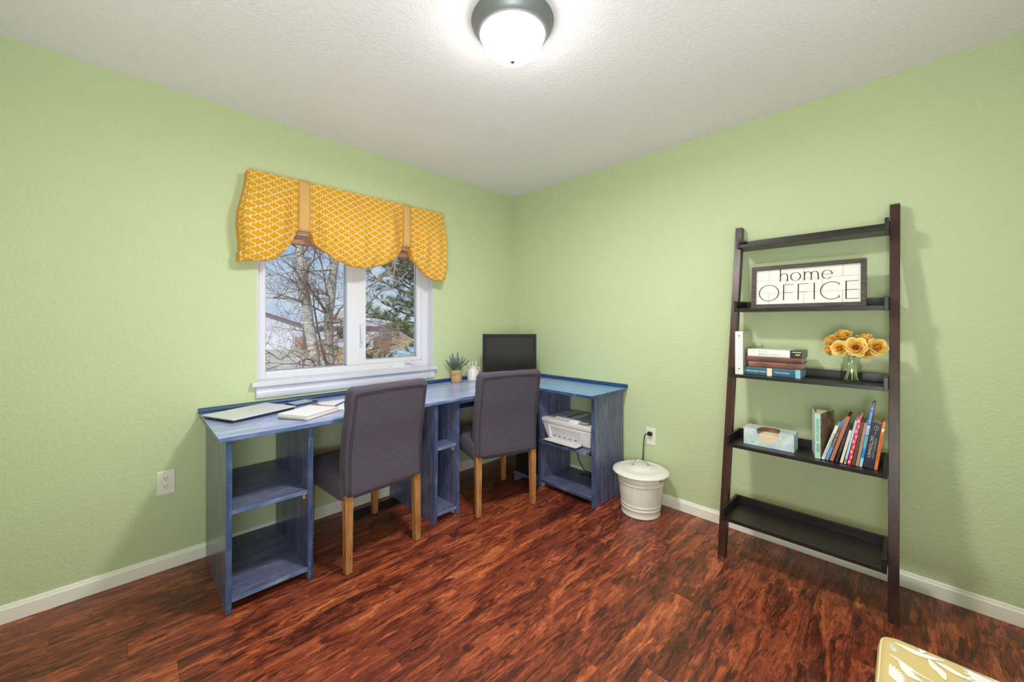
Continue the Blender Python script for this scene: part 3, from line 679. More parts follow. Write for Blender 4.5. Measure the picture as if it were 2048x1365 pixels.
# limbs of a tree standing right of the mullion, bending in front of the pine
t = thing('bare_aspen', 'bare tree seen through the right pane with long bent grey limbs', 'tree', ground_at(722, 7.2)); b_ = t.location
MB().tube([p - b_ for p in spline([ground_at(722, 7.2), PD(719, 760, 7.2), PD(718, 660, 7.2), PD(712, 560, 7.2), PD(708, 400, 7.2)], 4)], .06, 10).build('trunk', M_BARK, t, smooth=True)
m = MB()
for L in ([(719, 640), (745, 600), (762, 582), (785, 578), (800, 560), (815, 545)], [(719, 700), (745, 678), (768, 668), (800, 666), (825, 680), (850, 700)], [(719, 592), (735, 575), (760, 560), (785, 535), (795, 500)], [(800, 668), (815, 690), (825, 715)], [(785, 578), (788, 545), (792, 515), (800, 470)], [(720, 730), (745, 720), (760, 700)]):
    pts = [PD(u, v, 7.2 - .004 * (u - 719)) - b_ for u, v in L]; o = MB().tube(spline(pts, 2), .014, 6).build('limb', M_LIMB, t, smooth=True)
    for p in pts[1:]: grow(m, p, Vector((rnd.uniform(-1, 1), rnd.uniform(-1, 1), rnd.uniform(-.4, .8))), .7, .007, 1, rnd, .6, 0)
stuff(m.build('twigs', M_TWIG, t, smooth=True, fix=False))
# pine
pb = ground_at(838, 8.6)
pn = thing('pine_tree', 'dark green long-needled pine outside the right pane', 'tree', pb)
MB().tube([Vector((0, 0, 0)), Vector((.05, 0, 2)), Vector((0, .05, 4.5)), Vector((0, 0, 7))], [.16, .13, .09, .03], 10).build('trunk', plain('pine_bark', srgb(96, 80, 70), .95), pn, smooth=True)
bm_ = MB(); nd = MB(); rnd = random.Random(12)
def tuft(c, ax, size, n=44):
    for _ in range(n):
        d = (ax * rnd.uniform(.2, 1.0) + Vector((rnd.uniform(-1, 1), rnd.uniform(-1, 1), rnd.uniform(-1, 1))) * .75).normalized()
        s = d.orthogonal().normalized() * .0045; e = c + d * size * rnd.uniform(.7, 1.15); b0 = c + ax * rnd.uniform(-.10, .05)
        nd.add([b0 - s, b0 + s, e], [(0, 1, 2)])
for k in range(52):
    z = (2.45 + k * .070) if k > 5 else (1.4 + k * .2); a = rnd.uniform(0, 6.28) if k % 2 else rnd.uniform(2.4, 4.4); L = rnd.uniform(.9, 1.7) * (1.1 - .09 * z / 1.0 * .5); q = Vector((.02, 0, z)); d = Vector((math.cos(a), math.sin(a), .12)); pts = [q]
    for i in range(6):
        d = (d + Vector((rnd.uniform(-.2, .2), rnd.uniform(-.2, .2), rnd.uniform(-.06, .16)))).normalized(); q = q + d * L / 6; pts.append(q)
    bm_.tube(pts, [.022 * (1 - .7 * i / 6) for i in range(7)], 5, cap=False)
    for i in range(2, 7):
        for _ in range(3):
            sd = Vector((rnd.uniform(-1, 1), rnd.uniform(-1, 1), rnd.uniform(-.1, .8))).normalized(); tip = pts[i] + sd * rnd.uniform(.12, .34); bm_.tube([pts[i], tip], [.007, .004], 3, cap=False); tuft(tip, sd, .15)
bm_.build('branches', plain('pine_branch', srgb(120, 100, 84), .95), pn, smooth=True, fix=False)['kind'] = 'stuff'
nm = NT('pine_needle'); nm.set(color=nm.ramp(nm.noise(nm.coord(), 3, 2), [(.35, srgb(96, 112, 78)), (.65, srgb(140, 152, 112))]), rough=.7)
stuff(nd.build('needles', nm.m, pn, fix=False))

# ================================================================== BLUE DESK
ZT = .766; TH = .020; DX0 = -2.352; DY = -.632; WXF = -.462; WYE = -1.190
tp = thing('desktop', 'blue stained L-shaped desktop running under the window and along the right wall', 'desktop', (0, 0, 0))
MB().box(DX0, -.52, DY, -.0135, ZT - TH, ZT, 0, {'f': 1, 'l': 1}).build('long_board', [M_TOP_X, M_EDGE_X], tp, bevel=.0015)
MB().box(-.519, -.0135, -.56, -.0135, ZT - TH, ZT - .0001).build('corner_board', [M_TOP_X], tp, bevel=.0010)
MB().box(WXF, -.0135, WYE, -.5605, ZT - TH, ZT, 0, {'l': 1, 'f': 1}).build('wing_board', [M_TOP_Y, M_EDGE_Y], tp, bevel=.0015)
MB().prism([(-.519, -.5605, ZT - TH), (-.519, -.632, ZT - TH), (WXF - .0005, -.69, ZT - TH), (WXF - .0005, -.5605, ZT - TH)], (0, 0, TH)).build('corner_fillet', [M_TOP_X], tp)
def rail(name, x, a, b):
    p = [(0, 0), (.018, 0), (.018, .012), (.014, .022), (.006, .026), (0, .026)]
    pts = [(a, -.001 - q[0], ZT + .0004 + q[1]) for q in p] if x else [(-.001 - q[0], a, ZT + .0004 + q[1]) for q in p]
    o = MB().prism(pts, (b - a, 0, 0) if x else (0, b - a, 0)).build(name, M_RAIL, tp); o['label'] = 'navy back rail along the wall'; return o
rail('back_rail', 1, DX0 - .004, -.001); rail('back_rail', 0, WYE - .004, -.0195)

def unit(name, label, x0, x1, yf, yb, shelves, panel=.023, cleats=(), lean=0):
    """open cabinet facing -y between x0 and x1 (outer faces)"""
    t = thing(name, label, 'cabinet', ((x0 + x1) / 2, (yf + yb) / 2, 0)); cx, cy = t.location.x, t.location.y
    top = ZT - TH - .0006
    for s, (a, b) in enumerate(((x0, x0 + panel), (x1 - panel, x1))):
        l = lean if s == 0 else 0
        vs = []
        for z, dy in ((0.0005, 0), (top, l)):
            for yy in (yf - dy, yb):
                for xx in (a, b): vs.append((xx - cx, yy - cy, z))
        MB().add(vs, [(0, 4, 6, 2), (1, 3, 7, 5), (0, 1, 5, 4), (2, 6, 7, 3), (0, 2, 3, 1), (4, 5, 7, 6)], [0, 0, 1, 0, 0, 0]).build('side_panel', [M_BLUE_V, M_EDGE_V], t, bevel=.0012)
    for z in shelves:
        MB().box(x0 + panel + .0004 - cx, x1 - panel - .0004 - cx, yf + .004 - cy, yb - cy, z - .018, z, 0, {'f': 1}).build('shelf', [M_BLUE_X, M_EDGE_X], t, bevel=.001)
    for (xx, z) in cleats:
        MB().box(xx - cx, xx + .012 - cx, yf + .03 - cy, yf + .05 - cy, z - .050, z - .0185).build('cleat', M_CLEAT, t, bevel=.001)['label'] = 'raw pine shelf cleat'
    for z in shelves:                              # long battens under each shelf
        for a in (x0 + panel + .0005, x1 - panel - .0165):
            MB().box(a - cx, a + .016 - cx, yf + .06 - cy, yb - .02 - cy, z - .040, z - .0185).build('batten', M_BLUE_Y, t)
    return t
unit('shelf_cabinet', 'wide open blue cabinet with two shelves at the left end of the desk', -2.325, -1.975, -.600, -.018, [.437, .060], cleats=[(-2.012, .437)], lean=.018)
unit('shelf_cabinet', 'narrow blue cabinet with two small shelves between the two chairs', -1.278, -1.083, -.592, -.018, [.466, .058], cleats=[(-1.118, .466), (-1.118, .058)], lean=.012)
# printer cabinet, open towards -x
t = thing('printer_cabinet', 'open blue cabinet holding the white printer at the right end of the desk', 'cabinet', (-.2, -.91, 0))
top = ZT - TH - .0006
for a, b in ((-1.166, -1.142), (-.683, -.659)):
    MB().box(-.395 + .2, -.0185 + .2, a + .91, b + .91, .0005, top, 0, {'l': 1}).build('side_panel', [M_BLUE_V, M_EDGE_V], t, bevel=.0012)
MB().box(-.392 + .2, -.0185 + .2, -1.1415 + .91, -.6835 + .91, .040, .059, 0, {'l': 1}).build('shelf', [M_BLUE_Y, M_EDGE_Y], t, bevel=.001)
MB().box(-.425 + .2, -.06 + .2, -1.120 + .91, -.686 + .91, .350, .369, 0, {'l': 1}).build('pull_out_shelf', [M_BLUE_Y, M_EDGE_Y], t, bevel=.001)
for a in (-1.1412, -.6858): MB().box(-.40 + .2, -.05 + .2, a + .91, (a + .010 if a < -1 else a + .002) + .91, .345, .362).build('drawer_slide', plain('black_slide', (.015, .015, .017), .4, .6), t)
MB().box(-.375 + .2, -.355 + .2, -.700 + .91, -.684 + .91, .004, .039).build('cleat', M_CLEAT, t)['label'] = 'raw pine shelf cleat'
# keyboard tray under the desk
t = thing('keyboard_tray', 'blue sliding keyboard tray hung under the desk behind the right chair', 'tray', (-.80, -.36, .66))
MB().box(-.26, .33, -.16, .20, -.008, .008, 0, {'f': 1}).build('tray_board', [M_BLUE_X, M_EDGE_X], t, bevel=.001)
for s in (-.281, .331): MB().box(s, s + .018, -.20, .20, -.008, ZT - TH - .66 - .001).build('hanger', M_BLUE_Y, t, bevel=.001)
MB().box(-.262, .33, -.20, -.19, .050, ZT - TH - .66 - .001).build('front_rail', [M_EDGE_X], t, bevel=.001)
# PC tower on its low stand
t = thing('tower_stand', 'low blue wooden stand under the black computer tower', 'stand', (-.28, -.56, 0))
for y_ in (-.085, .090): MB().box(-.165, .15, y_, y_ + .015, .0005, .060).build('stand_side', M_BLUE_X, t, bevel=.001)
MB().box(-.172, .15, -.0875, .11, .0605, .075).build('stand_top', M_BLUE_X, t, bevel=.001)
t = thing('computer_tower', 'black computer tower under the desk beside the printer cabinet', 'computer', (-.28, -.55, .0755))
MB().box(-.15, .15, -.085, .085, 0, .40).build('case', plain('black_case', (.010, .010, .012), .35), t, bevel=.006)
fp = MB().box(-.160, -.1505, -.083, .083, .002, .398).build('front_panel', M_BLK, t, bevel=.004)
MB().box(-.1625, -.1602, -.06, .06, .30, .33).box(-.1625, -.1602, -.06, .06, .34, .37).build('drive_bay', plain('gloss_black', (.02, .02, .022), .15), fp)
MB().box(-.162, -.1602, .02, .03, .20, .21).build('power_button', plain('button_silver', (.5, .5, .52), .3, 1), fp)

# ================================================================== CHAIRS
def rr(w, d, r, n=5):
    """rounded rectangle, counter-clockwise"""
    out = []
    for cx, cy, a0 in ((w - r, d - r, 0), (-w + r, d - r, 90), (-w + r, -d + r, 180), (w - r, -d + r, 270)):
        for k in range(n + 1): a = R(a0 + 90 * k / n); out.append((cx + r * math.cos(a), cy + r * math.sin(a)))
    return out
def back_y(z):                                  # rear face of the backrest
    t = (z - .385) / (.93 - .385)
    return -.034 - .012 * t - .050 * max(0, t - .35) ** 1.6 / .65 ** 1.6 + .010 * math.sin(math.pi * min(1, t * 1.6))
def make_chair():
    t = thing('dining_chair', 'x', 'chair')
    # seat
    mb = MB(); rows = []
    for z, g in ((.362, .010), (.366, .003), (.40, 0), (.44, .000), (.462, .003), (.474, .012), (.480, .030), (.483, .07)):
        rows.append([(x, y + .232, z + (.006 * (1 - (x / .24) ** 2) * (1 - (y / .25) ** 2) if z > .47 else 0)) for x, y in rr(.236 - g, .240 - g, .035, 4)])
    loft(mb, rows); mb.build('seat', M_FAB, t, smooth=True, angle=60)
    # backrest: rows of rounded rectangles, buttoned front, scalloped top
    mb = MB(); rows = []; N = 46
    def brow(z, inset=0, ins2=0):
        tt = (z - .385) / .55; w = .222 - inset + .004 * math.sin(3 * tt); th = .044 - .008 * tt + (.006 if tt > .8 else 0) - ins2
        yb = back_y(z) + ins2
        ring_ = []
        for x, y in rr(w, th, min(.022, th * .7), 5):
            yy = yb + th + y
            if y > th * .9:
                for bx in (-.14, -.047, .047, .14):
                    for bz in (.60, .71, .82): yy -= .012 * math.exp(-((x - bx) ** 2 + (z - bz) ** 2) / .0012)
            ring_.append((x, yy, z))
        return ring_
    zs = [.385, .389] + [.40 + (.905 - .40) * i / 18 for i in range(19)] + [.918, .927, .932, .934]
    for i, z in enumerate(zs):
        e = (0.012, .010) if i == 0 else (.004, .003) if i == 1 else {len(zs) - 1: (.040, .030), len(zs) - 2: (.022, .018), len(zs) - 3: (.010, .008), len(zs) - 4: (.004, .003)}.get(i, (0, 0))
        rows.append(brow(z, *e))
    # subdivide long sides
    def dense(r_):
        out = []; n = len(r_)
        for i in range(n):
            a = Vector(r_[i]); b = Vector(r_[(i + 1) % n]); L = (b - a).length; k = 12 if L > .15 else 1
            for j in range(k): out.append(a.lerp(b, j / k))
        return out
    rows2 = []
    for r_ in rows:
        d = dense(r_); z = r_[0][2]
        for p in d:
            if z > .89: p.z += (-.007 * (1 - abs(math.sin(math.pi * (p.x / .42 * 3 + .0))) ** .5) * (z - .89) / .044) if abs(p.x) < .19 else 0
            if z > .50 and abs((p - Vector((0, back_y(z) + .04, z))).y) < .06 and p.y > back_y(z) + .045 and z < .90:
                for bx in (-.14, -.047, .047, .14):
                    for bz in (.60, .71, .82): p.y -= .010 * math.exp(-((p.x - bx) ** 2 + (z - bz) ** 2) / .0014)
        rows2.append([tuple(p) for p in d])
    loft(mb, rows2); br = mb.build('backrest', M_FAB, t, smooth=True, angle=70)
    # double piping around the rear panel
    for k, off in enumerate((.0, .010)):
        w = .204 - off; pts = []
        for i in range(15): z = .392 + (.895 - off - .392) * i / 14; pts.append((-w - (.006 * (1 - i / 14)), back_y(z) - .0012, z))
        for i in range(1, 12): pts.append((-w + 2 * w * i / 12, back_y(.906 - off) - .0012, .906 - off - .002 * math.cos(math.pi * i / 6)))
        for i in range(15): z = .895 - off - (.895 - off - .392) * i / 14; pts.append((w + (.006 * (i / 14)), back_y(z) - .0012, z))
        MB().tube(pts, .0022 if k == 0 else .0015, 5).build('piping', M_SEAM, br, smooth=True)['label'] = 'dark piping seam around the rear of the backrest'
    # buttons on the front
    bm = MB().lathe([(.001, 0), (.008, 0), (.010, .003), (.006, .007), (.001, .008)], 12).mesh('button', M_FAB, True)
    for bx in (-.14, -.047, .047, .14):
        for bz in (.60, .71, .82):
            o = link('button', bm, br, (bx, back_y(bz) + .0 + .070 - .006 * (bz - .6), bz)); o.rotation_euler = (R(-90), 0, 0)
    for sx in (-1, 1):
        for y0, y1, zt in ((-.0, .004, .395), (.468, .462, .372)):
            x = sx * .200; a, b = .0205, .0165
            vs = [(x - b + sx * .002, y0 - b, .004), (x + b + sx * .002, y0 - b, .004), (x - b + sx * .002, y0 + b, .004), (x + b + sx * .002, y0 + b, .004),
                  (x - a, y1 - a, zt), (x + a, y1 - a, zt), (x - a, y1 + a, zt), (x + a, y1 + a, zt)]
            lg = MB().hexa(vs).build('leg', M_OAK, t, bevel=.002)
            MB().lathe([(.011, .0005), (.013, .002), (.013, .0045)], 12, (x + sx * .002, y0, 0)).build('glide', M_BLK, lg)
    return t
ch1 = make_chair(); ch1.location = (-1.641, -.672, 0); ch1.rotation_euler.z = R(4.0)
ch1['label'] = 'charcoal upholstered chair with oak legs in front of the window, nearer the open laptop end'
ch1['label'] = 'charcoal upholstered chair with oak legs under the window, next to the wide left cabinet'
ch2 = copy_tree(ch1); ch2.location = (-.831, -.768, 0); ch2.rotation_euler.z = R(-17.5)
ch2['label'] = 'charcoal upholstered chair with oak legs in the desk corner, in front of the monitor'
for c in (ch1, ch2): c['group'] = 'upholstered chairs at the blue desk'

# ================================================================== THINGS ON THE DESK
Z0 = ZT + .0004
lp = thing('laptop', 'closed silver laptop lying at the left end of the blue desk', 'laptop', (-2.157, -.206, Z0), R(22.9))
M_SIL = plain('silver_aluminium', srgb(222, 222, 232), .30, .15); M_DKG = plain('dark_laptop_edge', (.03, .032, .038), .4)
MB().hexa([(-.160, -.116, .002), (.160, -.116, .002), (-.160, .116, .002), (.160, .116, .002), (-.166, -.120, .012), (.166, -.120, .012), (-.166, .120, .012), (.166, .120, .012)]).build('base', M_DKG, lp, bevel=.002)
lid = MB().box(-.166, .166, -.120, .120, .0128, .0190).build('lid', M_SIL, lp, bevel=.002)
# small faint maker's mark is left as a plain grey bar of letters
lettering('lid_mark', 'lenovo', .014, plain('mark_grey', srgb(150, 154, 165), .4, .5), lid, frame((0.0, .010, .0193), (1, 0, 0), (0, 1, 0)))
for k in range(4): MB().box(-.1668, -.1655, -.09 + k * .028, -.072 + k * .028, .005, .0095).build('port', M_SLOT, lp)
for sx in (-.13, .13):
    for sy in (-.09, .09): MB().lathe([(.006, 0), (.006, .0025)], 10, (sx, sy, 0)).build('rubber_foot', M_BLK, lp)
nb = thing('spiral_notebook', 'white spiral planner with red wire binding beside the laptop', 'notebook', (-1.945, -.440, Z0), R(30))
M_PAGE = NT('page_edges'); M_PAGE.set(color=M_PAGE.ramp(M_PAGE.n('ShaderNodeTexWave', {'Vector': M_PAGE.coord(), 'Scale': 260, 'Distortion': .6}, bands_direction='Z').outputs['Fac'], [(.2, srgb(196, 190, 180)), (.8, srgb(238, 234, 226))]), rough=.8); M_PAGE = M_PAGE.m
M_COVER = plain('white_card', srgb(246, 244, 246), .4)
MB().box(-.112, .108, -.090, .090, .0005, .003).build('back_cover', plain('kraft_board', srgb(170, 150, 128), .7), nb, bevel=.001)
MB().box(-.108, .104, -.087, .087, .0035, .022).build('pages', M_PAGE, nb)
MB().box(-.110, .108, -.090, .090, .0225, .0245).build('front_cover', M_COVER, nb, bevel=.001)
tb = MB().box(-.1175, -.108, -.012, .012, 0, .0012).mesh('index_tab', plain('tab_film', srgb(225, 226, 228), .25))
for r_ in range(2):
    for k in range(6): link('index_tab', tb, nb, (0, -.072 + k * .029 + r_ * .004, .008 + r_ * .007))
cm = MB()
for k in range(19):
    yy = -.081 + k * .009; pts = [(.106 + .012 * math.cos(a), yy + .0035 * i / 10, .0150 + .0135 * math.sin(a)) for i, a in enumerate([i * math.pi * 2 / 10 for i in range(11)])]
    cm.tube(pts, .0011, 5)
cm.build('wire_binding', plain('copper_red_wire', srgb(196, 96, 80), .35, .5), nb, smooth=True)['label'] = 'red wire spiral'
ca = thing('calculator', 'dark blue calculator pushed back against the navy rail behind the laptop', 'calculator', (-1.885, -.115, Z0), R(20))
MB().hexa([(-.075, -.045, .0), (.075, -.045, .0), (-.075, .045, .0), (.075, .045, .0), (-.075, -.045, .010), (.075, -.045, .010), (-.075, .045, .016), (.075, .045, .016)]).build('body', plain('dark_calculator', srgb(60, 72, 98), .4), ca, bevel=.003)
km = MB().hexa([(-.0055, -.0045, 0), (.0055, -.0045, 0), (-.0055, .0045, 0), (.0055, .0045, 0), (-.0045, -.0035, .003), (.0045, -.0035, .003), (-.0045, .0035, .003), (.0045, .0035, .003)]).mesh('key', plain('grey_key', srgb(176, 186, 202), .5))
for i in range(8):
    for j in range(5):
        o = link('key', km, ca, (-.063 + i * .0142, -.036 + j * .0142, .0108 + (j * .0142) * .0667)); o.rotation_euler = (R(3.8), 0, 0)
MB().box(.052, .070, -.035, .035, .0125, .0165).build('display', plain('lcd', srgb(120, 132, 128), .2), ca)
pp = thing('paper_pad', 'loose white papers lying between the notebook and the left chair', 'papers', (-1.70, -.34, Z0), R(8))
for k, (dx, dy, rz) in enumerate(((0, 0, 0), (.01, .01, 5), (-.012, .03, -7), (0.0, -.01, 2))):
    o = MB().box(-.105, .105, -.14, .14, 0, .0012).build('sheet', M_COVER, pp, loc=(dx, dy, .0002 + k * .0016)); o.rotation_euler.z = R(rz)
pe = thing('blue_pen', 'blue pen resting on the loose papers', 'pen', (-1.745, -.325, Z0 + .0108), R(45))
MB().tube([(-.068, 0, 0), (-.062, 0, 0), (.055, 0, 0), (.066, 0, 0)], [.0015, .0042, .0042, .003], 10).build('barrel', plain('pen_blue', srgb(30, 100, 160), .25), pe, smooth=True)
MB().tube([(-.064, 0, .004), (-.03, 0, .0055)], .0012, 6).build('clip', plain('pen_white', srgb(220, 226, 236), .3), pe, smooth=True)

# lavender pot
px, py = -.730, -.075
pt = thing('lavender_pot', 'small burlap-wrapped pot of faux lavender on the desk right of the window', 'potted plant', (px, py, Z0))
M_BUR = NT('burlap'); c_ = M_BUR.coord(); M_BUR.set(color=M_BUR.ramp(M_BUR.noise(c_, 300, 3, .7), [(.3, srgb(172, 136, 96)), (.7, srgb(214, 182, 138))]), rough=.95); M_BUR.bump(M_BUR.noise(c_, 500, 1), .6, .001); M_BUR = M_BUR.m
MB().lathe([(.038, 0), (.041, .003), (.042, .03), (.040, .058), (.043, .085), (.045, .098), (.041, .099), (.036, .090)], 36, fn=lambda i, t, z: 1 + .02 * math.sin(9 * t + z * 40), cap1=False).build('burlap_wrap', M_BUR, pt, smooth=True)
MB().lathe([(.001, .088), (.038, .088)], 24, cap0=False, cap1=False).build('soil', plain('moss', srgb(60, 60, 40), .95), pt)
M_TWINE = plain('jute_twine', srgb(214, 176, 122), .9)
tw = MB().tube([(.0425 * math.cos(a), .0425 * math.sin(a), .066 + .002 * math.sin(3 * a)) for a in [i * 2 * math.pi / 24 for i in range(25)]], .0016, 5)
q = Vector((-.030, -.032, .066)); tw.tube([q, q + Vector((.006, -.012, .012)), q + Vector((.022, -.022, .004)), q + Vector((.040, -.028, -.03)), q + Vector((.050, -.030, -.0645))], .0013, 5)
tw.tube([q, q + Vector((-.006, -.005, -.02)), q + Vector((-.004, -.007, -.055))], .0013, 5).tube([q, q + Vector((-.01, -.008, .012)), q + Vector((-.018, -.004, .002)), q], .0013, 5)
tw.build('twine_bow', M_TWINE, pt, smooth=True)
rnd = random.Random(2); lf = MB(); spk = MB()
for k in range(150):
    a = rnd.uniform(0, 6.28); r0 = rnd.uniform(0, .030); tilt = rnd.uniform(.05, .85); L = rnd.uniform(.05, .105)
    b = Vector((r0 * math.cos(a), r0 * math.sin(a), .086)); d = Vector((math.cos(a) * tilt, math.sin(a) * tilt, 1)).normalized(); s = d.cross(Vector((0, 0, 1))).normalized() * .0028 if tilt > .01 else Vector((.003, 0, 0))
    m1 = b + d * L * .55; e = b + d * L + Vector((math.cos(a), math.sin(a), -.4)) * .012; s2 = s * 1.2; nrm = s.cross(d).normalized() * .0008
    lf.add([b - s * .5, b + s * .5, m1 - s2, m1 + s2, e, m1 + nrm * 2], [(0, 1, 5), (0, 5, 2), (1, 3, 5), (2, 5, 4), (3, 4, 5)])
for (dx, dy, dz, L) in ((-.060, .000, .205, 0), (-.030, .01, .225, 0), (-.012, .0, .190, 0), (-.050, -.01, .185, 0), (.02, -.01, .19, 0), (.045, -.025, .195, 0), (.065, -.03, .180, 0), (.030, .02, .165, 0), (-.075, .03, .175, 0), (.085, -.05, .165, 0), (.0, -.02, .235, 0)):
    a = Vector((dx * .2, dy * .2, .087)); e = Vector((dx, dy - .0, dz)); lf.tube([a, a.lerp(e, .5) + Vector((0, 0, .005)), e], .0012, 4, cap=False)
    d = (e - a).normalized(); bb = a.lerp(e, .60)
    for i in range(9):
        c = bb.lerp(e, i / 8); rr_ = .0075 * (1 - .6 * i / 8)
        for j in range(5):
            t_ = j * 2 * math.pi / 5 + i; o_ = d.orthogonal().normalized(); o_.rotate(Matrix.Rotation(t_, 3, d)); spk.tube([c, c + o_ * rr_ + d * .004, c + o_ * rr_ * .8 + d * .009], [.001, .0026, .0006], 4)
stuff(lf.build('foliage', plain('grey_green_leaf', srgb(100, 136, 98), .6), pt, fix=False))
stuff(spk.build('flower_spikes', plain('dusty_lavender', srgb(132, 132, 150), .8), pt, smooth=True, fix=False))

# white crock with white pens
ck_ = thing('ceramic_crock', 'small white two-handled crock holding white pens on the desk', 'crock', (-.578, -.105, Z0), R(-45))
M_CER = plain('white_glaze', srgb(236, 232, 226), .22)
MB().lathe([(.045, 0), (.049, .003), (.0495, .020), (.0495, .078), (.046, .087), (.036, .096), (.034, .104), (.0375, .112), (.0385, .118), (.0355, .120), (.033, .114), (.031, .098), (.043, .080), (.045, .012), (.002, .008)], 48).build('jar_body', M_CER, ck_, smooth=True)
for s in (-1, 1): MB().tube([(s * .035, 0, .108), (s * .049, 0, .110), (s * .056, 0, .102), (s * .053, 0, .090), (s * .046, 0, .083)], [.0042, .0042, .004, .004, .004], 8).build('handle', M_CER, ck_, smooth=True)
for i, (x, y, dx, dy) in enumerate(((-.014, .004, -.020, 0), (-.002, -.008, -.004, .004), (.010, .0, .012, -.004), (.014, .010, .010, .008))):
    p_ = tag(MB().tube([(x, y, .013), (x + dx * .9, y + dy, .135), (x + dx, y + dy, .148 + .004 * i), (x + dx * 1.01, y + dy, .150 + .004 * i)], [.0042, .0042, .0046, .003], 10).build('white_pen', M_CER, None, smooth=True),
             ['white pen standing in the crock, leaning furthest left', 'white pen standing in the crock, second from the left', 'white pen standing in the crock, second from the right', 'white pen standing in the crock, tallest and furthest right'][i], 'pen', 'white pens in the crock')
    p_.location = ck_.location; p_.rotation_euler = ck_.rotation_euler
# monitor
mo = thing('computer_monitor', 'black flat screen monitor standing in the desk corner', 'monitor', (-.43, -.385, Z0), YAW - R(90))
M_MON = plain('monitor_bezel', (.018, .016, .020), .5, spec=.18)
mb = MB(); mb.lathe([(.002, 0), (.115, 0), (.118, .006), (.10, .012), (.03, .018), (.002, .018)], 40, (0, .05, 0)); mb.build('foot', M_MON, mo, smooth=True, angle=30)
MB().box(-.028, .028, .055, .075, .015, .20).build('stand_neck', M_MON, mo, bevel=.004)
mb = MB(); W2, ZB, ZC = .2165, .078, .388
mb.box(-W2, W2, -.0, .022, ZB, ZC).hexa([(-.16, .022, ZB + .05), (.16, .022, ZB + .05), (-.12, .050, ZB + .07), (.12, .050, ZB + .07), (-.16, .022, ZC - .04), (.16, .022, ZC - .04), (-.12, .050, ZC - .06), (.12, .050, ZC - .06)])
hs_ = mb.build('housing', M_MON, mo, bevel=.003)
mb = MB().box(-W2, W2, -.012, -.0002, ZC - .022, ZC).box(-W2, W2, -.012, -.0002, ZB, ZB + .032).box(-W2, -W2 + .022, -.012, -.0002, ZB + .032, ZC - .022).box(W2 - .022, W2, -.012, -.0002, ZB + .032, ZC - .022)
mb.build('bezel', M_MON, mo, bevel=.002)
MB().box(-W2 + .022, W2 - .022, -.003, -.0004, ZB + .032, ZC - .022).build('screen', plain('dark_screen', (.020, .019, .018), .4, spec=.15), mo)

# ================================================================== PRINTER
pr_ = thing('printer', 'white all-in-one printer on the pull-out shelf of the right cabinet', 'printer', (-.20, -.885, .3694))
M_PRN = plain('printer_white', srgb(228, 226, 228), .38); M_PRG = plain('printer_grey', srgb(186, 182, 186), .45); M_PRD = plain('printer_slot', (.03, .03, .03), .6)
# local: x towards the wall, y to the left (room -y is right)
def pyr(x0, x1, y0, y1, z0, X0, X1, Y0, Y1, z1): return [(x0, y0, z0), (x1, y0, z0), (x0, y1, z0), (x1, y1, z0), (X0, Y0, z1), (X1, Y0, z1), (X0, Y1, z1), (X1, Y1, z1)]
mb = MB(); yL, yR = .190, -.232
mb.hexa(pyr(-.145, .13, yR + .02, yL - .025, .004, -.170, .14, yR, yL + .012, .122))
bd = mb.build('body', M_PRN, pr_, bevel=.006)
# recess for the paper path: a darker inset bay with walls standing proud of the sloped front
MB().hexa(pyr(-.1545, -.149, -.150, .118, .030, -.171, -.166, -.160, .132, .108)).build('paper_bay', plain('bay_white', srgb(206, 204, 208), .4), pr_, bevel=.002)
for (a, b) in ((.118, .126), (-.158, -.150)):
    MB().hexa(pyr(-.176, -.150, a, b, .022, -.1795, -.166, a * 1.1 if a > 0 else a * 1.05, (b * 1.1 if b > 0 else b * 1.05), .110)).build('bay_cheek', M_PRN, pr_, bevel=.001)
for k in range(5): MB().box(-.1585, -.1545, .085 - k * .048, .102 - k * .048, .036, .041).build('feed_roller', M_PRD, pr_)
MB().hexa(pyr(-.228, -.150, -.150, .150, .008, -.238, -.150, -.160, .135, .018)).build('output_tray', M_PRN, pr_, bevel=.002)
lid = MB().hexa(pyr(-.173, .145, yR - .002, yL + .014, .124, -.178, .15, yR, yL + .020, .158)).build('scanner_lid', M_PRN, pr_, bevel=.008, seg=3)
MB().hexa(pyr(-.120, .13, -.040, .125, .1585, -.105, .13, -.03, .115, .172)).build('feeder_cover', M_PRN, pr_, bevel=.004)
MB().box(-.085, .11, .018, .034, .1722, .1728).box(-.09, .10, .070, .073, .1722, .1728).build('feeder_slot', M_PRD, pr_)
MB().hexa(pyr(-.150, .12, -.185, -.048, .166, -.135, .12, -.195, -.044, .170)).build('feeder_tray', M_PRG, pr_, bevel=.002)
MB().hexa(pyr(-.168, -.125, -.120, -.044, .159, -.150, -.120, -.120, -.044, .178)).build('feeder_lip', M_PRN, pr_, bevel=.003)
MB().hexa([(.140, -.21, .158), (.144, -.21, .158), (.140, -.045, .158), (.144, -.045, .158), (.168, -.21, .325), (.172, -.21, .325), (.168, -.075, .325), (.172, -.075, .325)]).build('paper_support', plain('warm_grey_support', srgb(200, 186, 184), .5), pr_, bevel=.002)
MB().lathe([(.001, .1585), (.012, .1585), (.012, .1592), (.001, .1592)], 24, (-.03, .150, 0)).build('round_badge', M_PRG, pr_)
MB().box(-.1475, -.1462, -.193, -.183, .014, .026).build('badge', M_PRD, pr_)
pcab = thing('printer_cables', 'black cables trailing on the bottom shelf behind the printer', 'cable', (0, 0, 0))
